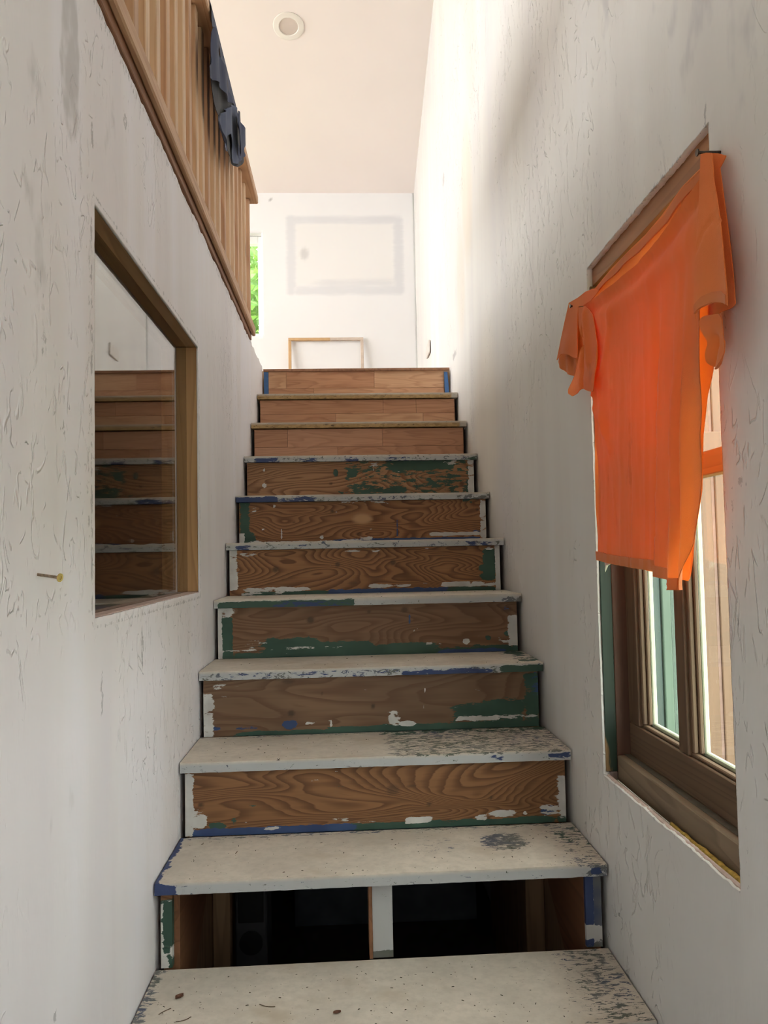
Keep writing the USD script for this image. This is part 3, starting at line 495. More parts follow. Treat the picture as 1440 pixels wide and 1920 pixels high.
rnotes = {2: 'boldly grained plywood riser with a blue painted foot', 3: 'plain brown plywood riser with green lower right corner', 4: 'brown plywood riser edged with green along its foot', 5: 'reddish plywood riser of swirling grain', 6: 'plywood riser with an eye-shaped wooden patch', 7: 'plywood riser half covered in worn green paint'}
for k in range(2, 8):
    y = yk(k) + .018; V, F = gridbox(-.490, .4865, y, y + .016, zk(k - 1), zk(k) - TT - .001, .005)
    z0, z1 = zk(k - 1), zk(k) - TT; u, v = (V[:, 0] + .49) / .9765, (V[:, 2] - z0) / (z1 - z0)
    a, b = rp(k, u, v); obj('riser', (shear(V), F), f'plywood_{k}', stairs, False, {'paint': a, 'marks': b}, rnotes[k])
for k in (-2, -1):
    mm = box(-.499, .499, yk(k), yk(k) + RUN + .012, zk(k) - TT, zk(k), .002); mm.vertices = shear(mm.vertices); obj('tread', mm, 'strut_paint', stairs)
for k in (-2, -1, 0):
    mm = box(-.490, .4865, yk(k) + .018, yk(k) + .034, max(zk(k - 1), .001), zk(k) - TT - .001, .001); mm.vertices = shear(mm.vertices); obj('riser', mm, 'stringer_wood', stairs)
# three risers faced with laminate strips, each strip a piece
rows = {8: (.47, [(0, .158), (.158, .61), (.61, 1)], [(0, .395), (.395, 1)], (4, 3, 4, 3, 4)), 9: (.56, [(0, .63), (.63, .80), (.80, 1)], [(0, .385), (.385, .835), (.835, 1)], (1, 1, 1, 1, 2, 0)), 10: (.48, [(0, .10), (.10, .60), (.60, 1)], [(0, .255), (.255, 1)], (2, 1, 2, 1, 0))}
for k, (vs, upper, lower, tone) in rows.items():
    y = yk(k) + .018; z0, z1 = zk(k - 1), zk(k) - TT - (.004 if k < 10 else -.015); x0, x1 = (-.488, .484) if k < 10 else (-.470, .468)
    mm = box(x0, x1, y + .0045, y + .018, z0, z1, 0); mm.vertices = shear(mm.vertices); rb = obj('riser', mm, 'dark_floor', stairs, label='riser faced with reddish oak laminate strips')
    zs = z0 + (z1 - z0) * vs; q = 0
    for r_, (za, zb) in ((upper, (zs + .0004, z1)), (lower, (z0 + .0005, zs - .0004))):
        for a, b in r_:
            mm = box(x0 + (x1 - x0) * a + .0004, x0 + (x1 - x0) * b - .0004, y - .003, y + .004, za, zb, .0008); mm.vertices = shear(mm.vertices); obj('laminate_strip', mm, f'laminate_{tone[q % len(tone)]}', rb); q += 1
y = yk(10) + .018
obj('masking_tape', box(-.494, -.4705, y - .004, y + .0035, zk(9) + .001, ZT - .014, .0005), 'blue_tape', stairs, label='blue tape strip at the left end of the top riser')
obj('masking_tape', prism_x(Polygon([(0, 0), (1, 0), (1, 1), (0, 1)]), 0, 1), 'blue_tape', stairs, label='blue tape strip at the right end of the top riser') if False else obj('masking_tape', (lambda m: m)(trimesh.Trimesh(*(lambda p: (p.vertices, p.faces))(trimesh.convex.convex_hull(np.array([(xx, yy, zz) for yy in (y - .004, y + .0035) for xx, zz in ((.4685, ZT - .02), (.486, ZT - .022), (.487, zk(9) + .06), (.497, zk(9) + .001), (.472, zk(9) + .001))]))))), 'blue_tape', stairs, label='blue tape strip at the right end of the top riser')
obj('floor_edge', box(-.497, .497, yk(10) + .008, yk(10) + .022, ZT - .012, ZT + .001, .001), 'pine_plate', stairs)
# framing in the open riser: two painted cleats, the white strut, saw-tooth stringers
y = yk(1) + .018
V, F = gridbox(-.490, -.4655, y, y + .02, zk(0) + .001, zk(1) - TT - .001, .004); u, v = (V[:, 0] + .49) / .0245, (V[:, 2] - zk(0)) / (RISE - TT); z0 = 0 * u
obj('cleat', (shear(V), F), 'plywood_2', stairs, False, {'paint': np.stack([mx(R(u, v, -.5, .25, .0, .85, .75, .2), R(u, v, -.5, .7, -.1, .2, .85, .2), R(u, v, .8, 1.5, .1, .3, .6, .1)), R(u, v, -.2, 1.5, -.1, .86, 1.1, .05) + z0, z0], 1), 'marks': np.stack([z0, z0, z0], 1)}, 'green painted cleat at the left of the open riser')
V, F = gridbox(.4525, .489, y, y + .02, zk(0) + .001, zk(1) - TT - .001, .004); u, v = (V[:, 0] - .4525) / .0365, (V[:, 2] - zk(0)) / (RISE - TT)
z0 = 0 * u
obj('cleat', (shear(V), F), 'tread_paint_1', stairs, False, {'paint': np.stack([z0, z0, mx(R(u, v, -.5, .5, .3, 1.2, 1.2, .05), R(u, v, -.1, .5, .0, .12, .8))], 1), 'marks': np.stack([mx(R(u, v, .5, 1.5, .3, 1.1, 1.3, .05), R(u, v, 0, 1.2, -.1, .1, .8)) + z0, z0, z0 + .8], 1)}, 'blue and grey painted cleat at the right of the open riser')
V, F = gridbox(-.0275, .017, y, y + .0195, zk(0) + .001, zk(1) - TT - .001, .006); v = (V[:, 2] - zk(0)) / (RISE - TT); u = 0 * v + .5; z0 = 0 * v
obj('strut', (shear(V), F), 'tread_paint_0', stairs, False, {'paint': np.stack([z0, z0, z0], 1), 'marks': np.stack([R(u, v, -1, 2, -.1, .09, 1.3, .1, .03) + z0, z0, z0 + 1], 1)}, 'white painted strut with a grey foot in the open riser')
obj('strut_backing', box(-.036, -.0278, y, y + .09, zk(0) + .001, zk(1) - TT - .001, .001), 'stringer_wood', stairs)
saw = []
for k in range(0, 10):
    saw += [(yk(k) + .040, zk(k) - RISE - TT - .002 if k else zk(0) - TT - .002), (yk(k) + .040, zk(k) - TT - .002)]
saw = saw[1:] + [(yk(10) + .036, zk(9) - TT - .002)]
low = lambda y: .18 + (y + .23) * RISE / RUN
poly = Polygon(saw + [(yk(10) + .036, low(yk(10))), (yk(0) + .04, low(yk(0)))])
for x0 in (-.489, .452):
    obj('stringer', prism_x(poly.buffer(0), x0, x0 + .036), 'stringer_wood', stairs)
for x0 in (-.489, .4525):
    ps = Polygon([(.07, .002), (1.3, .002), (1.3, low(1.3) - .003), (.07, low(.07) - .003)]); obj('skirt_board', prism_x(ps, x0, x0 + .0345), 'stud_wood', stairs)
obj('stud', box(-.452, -.405, .46, .50, 0.001, .72, .002), 'stud_wood', stairs); obj('stud', box(-.452, -.37, .62, .66, 0.001, .83, .002), 'stud_wood', stairs)
obj('stud', box(.40, .4515, .42, .46, 0.001, .70, .002), 'stud_wood', stairs)
sp_ = thing('speaker', 'dark upright cabinet with black grille and round opening under the stairs', 'speaker', (-.36, .55, .001))
obj('cabinet', box(-.045, .045, 0, .14, 0, .62, .004), 'cabinet_grey', sp_); obj('grille', box(-.036, .036, -.004, -.0005, .42, .60, .002), 'grille_black', sp_); obj('cone', cyl((0, -.006, .365), (0, -.0005, .365), .033, 28), 'grille_black', sp_)
tag(obj('storage_panel', box(-.30, .42, 1.45, 1.47, .001, 1.15, .002), 'dusty_panel'), 'dusty blue-grey panel standing in the dark under the stairs', 'panel')

# ------------------------------------------------------------------ glazed opening in the left wall
w2 = struct(thing('window_2', 'x', 'window'), 'timber framed fixed glass pane in the left stair wall', 'window')
y0, y1, z0, z1 = LH
obj('header', box(-.610, -.5064, y0 - .04, y1 + .03, z1 + .0035, z1 + .044, .001), 'header_wood', w2); obj('jamb', box(-.610, -.5064, y1 + .002, y1 + .035, z0 + .0005, z1 + .003, .001), 'jamb_wood', w2)
obj('jamb', box(-.610, -.5064, y0 - .04, y0 - .004, z0 + .0005, z1 + .003, .001), 'jamb_wood', w2); obj('sill', box(-.610, -.5064, y0 - .04, y1 + .034, z0 - .018, z0 + .0002, .001), 'drywall_edge', w2)
obj('pane', box(-.540, -.536, y0 - .003, y1 + .001, z0 + .0005, z1 + .0035, 0), 'room_glass', w2)
# studs of the unfinished room seen through the glass
fr2 = thing('stud_frame', 'rough stud framing in the dark room behind the glass', 'framing')
for yy in (-.2, .35, .9, 1.5): obj('stud', box(-1.60, -1.51, yy, yy + .04, .001, 2.22, .002), 'stud_wood', fr2)

# ------------------------------------------------------------------ right window
w1 = struct(thing('window_1', 'x', 'window'), 'old brown wooden window with a muntin in the right wall', 'window')
y0, y1, z0, z1 = RH
obj('jamb', box(.5064, .5325, y1 - .0005, y1 + .042, .956, 2.07, .0015), 'worn_green', w1, label='jamb board of worn green paint')
obj('jamb', box(.533, .604, y1 + .001, y1 + .042, .936, 2.07, .0015), 'dark_jamb', w1)
obj('jamb', box(.516, .604, y0 - .042, y0 - .003, .96, 2.07, .0015), 'yellow_jamb', w1)
obj('head', box(.5145, .545, y0 - .042, y1 + .042, 2.072, 2.146, .001), 'cedar_head', w1); obj('soffit', box(.546, .604, y0 - .04, y1 + .04, 2.078, 2.12, .001), 'soffit_wood', w1)
XS = .563                                                     # inner face of the sash
sa = obj('sash_rail', box(XS, XS + .038, y0 + .0, y1 - .001, .994, 1.066, .002), 'sash_wood', w1)
obj('bead', box(XS + .006, XS + .018, y0, y1 - .07, 1.066, 1.073, .002), 'sash_wood', w1)
obj('sash_rail', box(XS, XS + .038, y0, y1 - .001, 2.02, 2.076, .002), 'sash_wood', w1)
obj('sash_rail', box(XS + .004, XS + .034, y0, y1 - .063, 1.585, 1.628, .002), 'cedar_head', w1)
for (a, b) in ((y1 - .062, y1 - .001), (y0, y0 + .02), (-.300, -.2575)):
    st_ = obj('stile', box(XS, XS + .038, a, b, 1.0665, 2.0195, .002), 'sash_wood_upright', w1)
for (a, b) in ((y1 - .074, y1 - .062), (-.312, -.300)):
    obj('stop_moulding', cat(box(XS + .006, XS + .016, a, b - .0002, 1.0735, 2.019, .002), box(XS + .016, XS + .024, a - .006, b - .0002, 1.0735, 2.019, .002)), 'sash_wood_upright', w1)
for (a, b) in ((-.2573, y1 - .0745), (y0 + .0205, -.313)):
    obj('pane', box(XS + .024, XS + .027, a, b, 1.067, 1.5845, 0), 'dusty_glass', w1); obj('pane', box(XS + .024, XS + .027, a, b, 1.6285, 2.0195, 0), 'dusty_glass', w1)
    obj('putty', cat(box(XS + .0275, XS + .0375, b - .001, b + .0115, 1.067, 2.019, .002), box(XS + .0275, XS + .037, a, b - .0015, 1.067, 1.077, .002)), 'putty_cream', w1)
obj('sill', box(.5325, .5625, y0 - .003, y1 - .001, .935, .9925, .002), 'sill_lumber', w1); obj('sill_cap', box(.5485, .5628, y0, y1 - .001, .9926, .9938, .0004), 'sill_grey', w1)
obj('outer_sill', box(.5635, .66, y0 - .05, y1 + .05, .93, .9935, .003), 'sill_lumber', w1)
obj('drywall_core', box(.5062, .5140, y0 + .001, y1 - .001, .925, .951, .002), 'drywall_edge', w1); obj('mortar_bed', box(.5142, .5325, y1 - .0005, y1 + .042, .915, .9555, .002), 'mortar', w1); obj('mortar_bed', box(.5142, .5322, y0 + .001, y1 - .001, .915, .938, .003), 'mortar', w1)
# yellow insulation stuffed in the gap of the sill
t = np.linspace(0, 1, 40); ring = []
for q in t:
    yy = -.60 + .30 * q; r_ = .010 * (1 - .55 * q) * (.8 + .4 * meshkit.noise(np.array([[q * 9, 0, 0]]))[0])
    for a in np.linspace(0, 2 * np.pi, 14, endpoint=False): ring.append((.5235 + .85 * r_ * math.cos(a), yy, .9415 + r_ * 1.1 * math.sin(a)))
V = np.array(ring); V += .004 * (np.stack([meshkit.fbm(V * 90, 4, s) for s in (1, 2, 3)], 1) - .5) * 2; F = []
for i in range(39):
    for j in range(14): a, b = i * 14 + j, i * 14 + (j + 1) % 14; F.append((a, b, b + 14, a + 14))
V = np.vstack([V, V[:14].mean(0), V[-14:].mean(0)]); FT = [(f[0], f[1], f[2]) for f in F] + [(f[0], f[2], f[3]) for f in F] + [((j + 1) % 14, j, 560) for j in range(14)] + [(546 + j, 546 + (j + 1) % 14, 561) for j in range(14)]
mm = trimesh.Trimesh(V, FT, process=False); mm.fix_normals(); tag(obj('insulation', mm, 'insulation', None, True), 'strip of yellow foam insulation in the window sill gap', 'insulation')

# ------------------------------------------------------------------ back window
w3 = struct(thing('window_3', 'x', 'window'), 'white vinyl window in the upper back wall behind the railing', 'window')
a, b, c_, d_ = BH; yy = YB + .06
obj('frame', cat(box(b - .035, b - .001, yy, yy + .06, c_ + .001, d_ - .001, .002), box(a + .001, a + .035, yy, yy + .06, c_ + .001, d_ - .001, .002), box(a + .0355, b - .0355, yy, yy + .06, d_ - .06, d_ - .001, .002), box(a + .0355, b - .0355, yy, yy + .06, c_ + .001, c_ + .035, .002), box(-1.24, -1.20, yy, yy + .06, c_ + .0355, d_ - .0605, .002)), 'vinyl', w3)
obj('pane', box(-1.1995, b - .036, yy + .03, yy + .034, c_ + .036, d_ - .061, 0), 'clear_glass', w3); obj('pane', box(a + .036, -1.2405, yy + .03, yy + .034, c_ + .036, d_ - .061, 0), 'clear_glass', w3)
obj('reveal', cat(box(b - .0008, b + .008, YB + .021, YB + .15, c_, d_, 0), box(a, b, YB + .021, YB + .0595, d_ + .0002, d_ + .008, 0), box(a, b, YB + .021, YB + .0595, c_ - .008, c_ - .0002, 0)), 'vinyl', w3)
tree = thing('tree', 'leafy green tree outside the upper back window', 'tree', (-1.5, 8.2, .001))
obj('trunk', cat(cyl((0, 0, 0), (.1, 0, 3.2), .12, 10), cyl((.1, 0, 3.0), (.5, .2, 4.6), .06, 8), cyl((.1, 0, 3.0), (-.5, .1, 4.8), .06, 8)), 'bark', tree)
r = np.random.default_rng(3); NL = 9000; P = r.normal(size=(NL, 3)); P /= np.linalg.norm(P, axis=1)[:, None]; P *= (r.random(NL) ** .45)[:, None] * np.array([1.9, 1.6, 2.0]); P[:, 2] += 4.3
a1 = r.normal(size=(NL, 3)); a1 /= np.linalg.norm(a1, axis=1)[:, None]; b1 = np.cross(a1, r.normal(size=(NL, 3))); b1 /= np.linalg.norm(b1, axis=1)[:, None]; s = .05 + .06 * r.random(NL)[:, None]
V = np.stack([P - a1 * s, P + b1 * s * .45, P + a1 * s, P - b1 * s * .45], 1).reshape(-1, 3); F = np.arange(NL * 4).reshape(-1, 4)
obj('leaves', (V, F), 'foliage', tree).SetCustomDataByKey('kind', 'stuff')

# ------------------------------------------------------------------ outside the right window: ground, board wall of the next building
struct(obj('ground', box(-14, 14, -14, 20, -.32, -.16, 0), 'ground_grass'), 'grassy ground outside the house', 'ground')
ow = thing('shed_wall', 'board wall outside the right window, green boards then brown', 'wall', kind='structure')
bx_ = [(.70, .84, 0, 'blue_green_board'), (.842, .955, .0, 'blue_green_board'), (.957, 1.072, .0, 'blue_green_board'), (1.074, 1.106, -.012, 'green_board'), (1.108, 1.186, .0, 'mid_green_board')]
for xa, xb, dy, mt in bx_: obj('board', box(xa, xb, 1.10 + dy, 1.10 + dy + .022, 0.0, 3.0, .003), mt, ow)
for xa, xb in ((1.188, 1.276), (1.290, 1.42), (1.422, 1.54), (1.542, 1.66), (1.662, 1.78)): obj('board', box(xa, xb, 1.09, 1.115, 0.0, 3.0, .003), 'brown_board', ow)
obj('groove', box(1.2763, 1.2897, 1.10, 1.112, 0, 3, 0), 'batten_dark', ow); obj('backing', box(.70, 3.0, 1.125, 1.2, 0, 3, 0), 'batten_dark', ow)
obj('rail', box(1.1, 1.8, 1.055, 1.089, 1.80, 1.88, .003), 'brown_board', ow)

# ------------------------------------------------------------------ railing on the wall top
rail = thing('railing', 'pine baluster railing along the loft edge above the left wall', 'railing')
obj('base_plate', box(-.590, -.4975, -1.6, 1.93, 2.4665, 2.498, .002), 'pine_plate', rail, label='darker bottom board under the balusters')
obj('shoe_rail', box(-.4972, -.480, -1.6, 1.945, 2.490, 2.5345, .004), 'pine_rail', rail); 
ys = list(np.arange(-1.55, -.2, .1)) + [-.125, -.026, .080, .186, .284, .388, .478, .582, .685, .788, .905, 1.012, 1.137, 1.256, 1.375, 1.498, 1.618, 1.747, 1.905]
for i, yy in enumerate(ys):
    last = i == len(ys) - 1; w = .0185
    obj('baluster', box(-.5385, -.498 if not last else -.4985, yy - w, yy + w, 2.499 if not last else 2.467, 3.128, .0025), f'pine_{(0, 2, 1, 0, 3, 2, 0, 1)[(i * 5 + i // 3) % 8]}', rail)
obj('top_rail', box(-.560, -.462, -1.6, 1.955, 3.1285, 3.166, .004), 'pine_rail', rail)

# ------------------------------------------------------------------ ceiling light
sl = math.atan(.30084); cl = thing('ceiling_light', 'round white recessed ceiling light in the sloping ceiling', 'ceiling light')
yy, xx = 2.970, -.370; zz = zc(yy)
T = trimesh.transformations.rotation_matrix(-sl, [1, 0, 0]); T[:3, 3] = (xx, yy, zz)
def lathe(prof, n=48): return trimesh.creation.revolve(np.array(prof), sections=n)
ringm = lathe([(.058, -.001), (.058, -.004), (.062, -.0075), (.088, -.0065), (.095, -.004), (.095, -.0005), (.058, -.0005)]); ringm.apply_transform(T); obj('trim_ring', ringm, 'light_trim', cl, 40)
lens = lathe([(.0, -.0010), (.0575, -.0030), (.0575, -.0004), (.0, -.0004)]); lens.apply_transform(T); obj('lens', lens, 'light_lens', cl, 40)

# ------------------------------------------------------------------ empty frame leaning upstairs
fm = thing('picture_frame', 'empty thin wooden frame leaning on the white back wall upstairs', 'picture frame')
ft = .023; fx0, fx1 = -.491, .086; lean = math.degrees(math.atan(.075 / .68))
def leaned(m): return rot(m, lean, (-1, 0, 0), (0, 4.258, ZT + .001))
zb_, zt_ = ZT + .001, 3.135; yb = 4.258
obj('top_rail', leaned(box(fx0, -.17, yb - .016, yb, zt_ - ft, zt_, .002)), 'tan_moulding', fm); obj('top_rail', leaned(box(-.1698, fx1, yb - .016, yb, zt_ - ft, zt_, .002)), 'white_moulding', fm, label='whitewashed right half of the top rail')
obj('side_rail', leaned(box(fx0, fx0 + ft, yb - .016, yb, zb_, zt_ - ft - .0003, .002)), 'tan_moulding', fm); obj('side_rail', leaned(box(fx1 - ft, fx1, yb - .016, yb, zb_, zt_ - ft - .0003, .002)), 'white_moulding', fm, label='whitewashed right side of the frame'); obj('bottom_rail', leaned(box(fx0 + ft + .0003, fx1 - ft - .0003, yb - .016, yb, zb_, zb_ + ft, .002)), 'tan_moulding', fm)

# ------------------------------------------------------------------ small things on the walls
tag(obj('cover_plate', box(.490, .4999, 3.37, 3.56, 2.772, 2.852, .003), 'plate_plastic'), 'small pale cover plate low on the right wall upstairs', 'cover plate')
sc = thing('screw', 'long brass-headed screw sticking out of the left wall', 'screw')
obj('shank', cyl((-.515, -.652, 1.4395), (-.4715, -.660, 1.4330), .0021, 10), 'screw_shank', sc, 40); hd = lathe([(0, 0), (.0026, 0), (.0060, .003), (.0060, .0042), (.0030, .0042), (.0026, .0032), (0, .0032)], 20)
hd.apply_transform(trimesh.transformations.rotation_matrix(math.pi / 2 + .15, [0, 1, 0])); hd.apply_transform(trimesh.transformations.rotation_matrix(-.35, [0, 0, 1])); hd.apply_translation((-.4725, -.6598, 1.4332)); obj('head', hd, 'brass', sc, 40)
def nail(label, p0, p1, r_=.0022):
    t_ = thing('nail', label, 'nail'); d = np.array(p1) - np.array(p0); d = d / np.linalg.norm(d); obj('shank', cyl(p0, p1, r_, 10), 'nail_steel', t_, 40); obj('head', cyl(p1, np.array(p1) + d * .0018, r_ * 2.1, 14), 'nail_steel', t_, 40)
nail('dark nail holding the left shoulder of the orange shirt', (.5135, .030, 2.0275), (.462, .026, 2.0265)); nail('dark nail holding the right shoulder of the orange shirt', (.513, -.645, 2.051), (.468, -.645, 2.0505), .0026)

# ------------------------------------------------------------------ cloth
def cloth(outl, res, xf, thick=.0016, seed=0):
    """a sheet of cloth: outline of (y, z) points, hung at x = xf(y, z), closed with a thin edge"""
    pl = Polygon(outl).buffer(0); pl = max(pl.geoms, key=lambda q: q.area) if pl.geom_type != 'Polygon' else pl
    ring = pl.exterior; nb = max(12, int(ring.length / (res * .8))); B = np.array([ring.interpolate(i / nb, normalized=True).coords[0] for i in range(nb)])
    y0, z0, y1, z1 = pl.bounds; Y, Z = np.meshgrid(np.arange(y0, y1, res), np.arange(z0, z1, res), indexing='ij'); C = np.stack([Y.ravel(), Z.ravel()], 1)
    C = C + np.random.default_rng(seed).uniform(-.2, .2, C.shape) * res; ins = shapely.contains_xy(pl.buffer(-res * .5), C[:, 0], C[:, 1]); P = np.vstack([B, C[ins]])
    T_ = Delaunay(P).simplices; cen = P[T_].mean(1); T_ = T_[shapely.contains_xy(pl.buffer(1e-6), cen[:, 0], cen[:, 1])]
    a = P[T_[:, 1]] - P[T_[:, 0]]; b = P[T_[:, 2]] - P[T_[:, 0]]; fl_ = a[:, 0] * b[:, 1] - a[:, 1] * b[:, 0] > 0; T_[fl_] = T_[fl_][:, ::-1]
    X = xf(P[:, 0], P[:, 1]); n = len(P); V = np.vstack([np.stack([X, P[:, 0], P[:, 1]], 1), np.stack([X + thick, P[:, 0], P[:, 1]], 1)])
    i = np.arange(nb); j = (i + 1) % nb; S = np.vstack([np.stack([i, j, j + n], 1), np.stack([i, j + n, i + n], 1)])
    m_ = trimesh.Trimesh(V, np.vstack([T_, T_[:, ::-1] + n, S]), process=False); return m_
def smooth_line(p, n=4):
    p = np.array(p)
    for _ in range(n - 2): q = np.empty((2 * len(p), 2)); nx = np.roll(p, -1, 0); q[0::2] = .75 * p + .25 * nx; q[1::2] = .25 * p + .75 * nx; p = q
    return p
def dist_to(y, z, pts):
    P = np.stack([y, z], 1); best = np.full(len(y), 9.); pts = np.array(pts)
    for a, b in zip(pts[:-1], pts[1:]):
        d = b - a; t = np.clip((P - a) @ d / (d @ d), 0, 1); best = np.minimum(best, np.linalg.norm(P - a - t[:, None] * d, axis=1))
    return best
def fold(y, z, pts, w, h): return h * np.exp(-(dist_to(y, z, pts) / w) ** 2)
OB = [(-0.6653, 2.0046), (-0.6089, 1.9963), (-0.5536, 1.9897), (-0.4973, 1.9771), (-0.4319, 1.9735), (-0.3982, 1.9726), (-0.3437, 1.9764), (-0.2786, 1.9796), (-0.2044, 1.9841), (-0.1082, 1.9937), (-0.0658, 1.9988), (-0.0692, 1.993), (-0.04, 1.9497), (-0.0622, 1.8595), (-0.0796, 1.8046), (-0.1064, 1.7851), (-0.1072, 1.6866), (-0.1186, 1.5469), (-0.1142, 1.4495), (-0.1064, 1.4347), (-0.2237, 1.4259), (-0.3452, 1.4206), (-0.4437, 1.4168), (-0.4466, 1.4105), (-0.5104, 1.4051), (-0.511, 1.3887), (-0.5638, 1.391), (-0.5711, 1.407), (-0.6061, 1.4807), (-0.6254, 1.5408), (-0.6312, 1.5762), (-0.6321, 1.6249), (-0.6406, 1.6596), (-0.641, 1.6835), (-0.6384, 1.7322), (-0.636, 1.7651), (-0.6367, 1.8119), (-0.6475, 1.8893), (-0.6592, 1.9582)]
BK = [(-0.6162, 2.0452), (-0.54, 2.0481), (-0.4514, 2.0376), (-0.3747, 2.0342), (-0.3003, 2.0375), (-0.1884, 2.0399), (-0.0814, 2.0356), (-0.0507, 2.0363), (-0.0411, 1.9492), (-0.0457, 1.7788), (-0.0363, 1.5526), (-0.0466, 1.4398), (-0.2195, 1.4222), (-0.3819, 1.4131), (-0.4935, 1.4015), (-0.5411, 1.4795), (-0.5682, 1.5449), (-0.5763, 1.633), (-0.5912, 1.6932), (-0.6162, 1.7291), (-0.6319, 1.766), (-0.6394, 1.8288), (-0.6303, 1.9221)]
LS = [(0.0552, 2.0434), (-0.0187, 2.0322), (-0.0756, 2.0269), (-0.1322, 2.0151), (-0.1669, 1.9988), (-0.0837, 1.9932), (-0.0164, 2.012), (-0.0088, 1.9833), (-0.0034, 1.8981), (0.0094, 1.8988), (0.06, 1.9228), (0.134, 1.9402), (0.1645, 1.9371), (0.1801, 1.9355), (0.146, 1.9647), (0.1072, 2.0018)]
LSIN = [(0.2158, 1.9496), (0.1845, 1.9528), (0.1268, 2.0234), (0.0646, 2.036), (-0.0463, 2.0013), (-0.0457, 1.9238), (-0.0195, 1.8327), (0.0618, 1.8655), (0.1236, 1.8872), (0.1889, 1.9157), (0.2324, 1.9426)]
LSLOW = [(-0.0495, 2.0004), (-0.1081, 1.9844), (-0.1502, 1.9529), (-0.1724, 1.8899), (-0.1734, 1.8335), (-0.1539, 1.7872), (-0.1179, 1.7968), (-0.0731, 1.8132), (-0.0399, 1.8069), (-0.002, 1.8084), (0.0316, 1.8213), (0.0349, 1.8321), (-0.0031, 1.855), (-0.0409, 1.8888), (-0.0688, 1.9177), (-0.049, 1.9594)]
RS = [(-0.6558, 2.0426), (-0.6705, 2.0375), (-0.6833, 2.0302), (-0.6956, 1.9822), (-0.7116, 1.9436), (-0.7258, 1.9068), (-0.7508, 1.8445), (-0.7709, 1.7995), (-0.7788, 1.7747), (-0.7711, 1.7793), (-0.7498, 1.7882), (-0.7237, 1.7958), (-0.6976, 1.7972), (-0.6826, 1.7933), (-0.6864, 1.7828), (-0.6781, 1.7993), (-0.6676, 1.8818), (-0.6652, 1.9555), (-0.6592, 2.0076)]
RSBACK = [(-0.6422, 2.0513), (-0.6673, 2.0384), (-0.6878, 2.0239), (-0.6719, 2.0136), (-0.6777, 1.9668), (-0.6847, 1.9162), (-0.6949, 1.8496), (-0.6986, 1.802), (-0.6841, 1.8003), (-0.6578, 1.8021), (-0.6573, 1.7592), (-0.6628, 1.7459), (-0.6338, 1.7656), (-0.6113, 1.813), (-0.6267, 1.8823), (-0.6392, 1.9596)]
RSLOW = [(-0.6597, 1.7906), (-0.6774, 1.7916), (-0.7024, 1.7856), (-0.7294, 1.7789), (-0.7304, 1.7548), (-0.7345, 1.7313), (-0.7321, 1.7216), (-0.7119, 1.7101), (-0.6953, 1.7079), (-0.6807, 1.7144), (-0.6694, 1.7233), (-0.6726, 1.7397), (-0.6841, 1.7523), (-0.6683, 1.7684), (-0.6605, 1.7808)]
def body_x(y, z):
    x = .468 + 0 * y; dn = sstep(z, 1.98, 1.60)
    at = lambda yb_, yt: yb_ + (yt - yb_) * (z - 1.43) / .57
    # two pleats lapping towards the window's right side: a sharp edge in front, a sunk valley behind it
    for yb_, yt, w, h in ((-.456, -.50, .0035, -.017), (-.520, -.565, .004, -.011), (-.317, -.345, .004, -.003)):
        d = y - at(yb_, yt); x = x + dn * h * (1 - sstep(d, -w, w)) * np.exp(np.minimum(d, 0) / .10)
    x = x + dn * .014 * np.exp(-((y - at(-.437, -.475)) / .014) ** 2)
    for yb_, yt, w, h in ((-.384, -.42, .006, -.0035), (-.305, -.335, .003, -.003), (-.26, -.28, .012, -.002), (-.575, -.61, .012, -.008), (-.552, -.595, .010, .007), (-.18, -.16, .015, -.003)):
        x = x + dn * h * np.exp(-((y - at(yb_, yt)) / w) ** 2)
    # the roll of the neckline, and drape lines pulled from the left nail towards the right
    x += fold(y, z, [(-0.066, 1.999), (-0.108, 1.994), (-0.204, 1.984), (-0.279, 1.98), (-0.344, 1.976), (-0.398, 1.973), (-0.432, 1.974), (-0.497, 1.977), (-0.554, 1.99), (-0.609, 1.996), (-0.665, 2.005)], .006, -.004) + fold(y, z, [(a, b - .022) for a, b in [(-0.066, 1.999), (-0.108, 1.994), (-0.204, 1.984), (-0.279, 1.98), (-0.344, 1.976), (-0.398, 1.973), (-0.432, 1.974), (-0.497, 1.977), (-0.554, 1.99), (-0.609, 1.996), (-0.665, 2.005)]], .012, .006)
    x += fold(y, z, [(-.08, 1.965), (-.22, 1.935), (-.42, 1.925), (-.6, 1.93)], .022, -.006) + fold(y, z, [(-.10, 1.93), (-.14, 1.80), (-.17, 1.70)], .014, -.006) + fold(y, z, [(-.10, 1.79), (-.19, 1.85), (-.24, 1.93)], .012, -.005) + fold(y, z, [(-.11, 1.76), (-.17, 1.72), (-.20, 1.66)], .012, -.005)
    x += .0035 * (meshkit.fbm(np.stack([y * 75, z * 11, 0 * y], 1), 3, 16) - .5) * (.4 + .6 * dn)
    return x + .009 * (meshkit.fbm(np.stack([y * 14, z * 6, 0 * y], 1), 4, 6) - .5) - .004 * sstep(z, 1.6, 1.42)
sh = thing('orange_shirt', 'orange t-shirt hung by its shoulders on two nails across the right window', 't-shirt')
obj('front_panel', cloth(OB, .0055, body_x, .0015, 1), 'orange_cloth', sh, 50)
obj('back_panel', cloth(BK, .010, lambda y, z: .489 + .004 * np.sin(y * 60) * sstep(z, 2.0, 1.6) + 0, .0015, 2), 'orange_cloth', sh, 50)
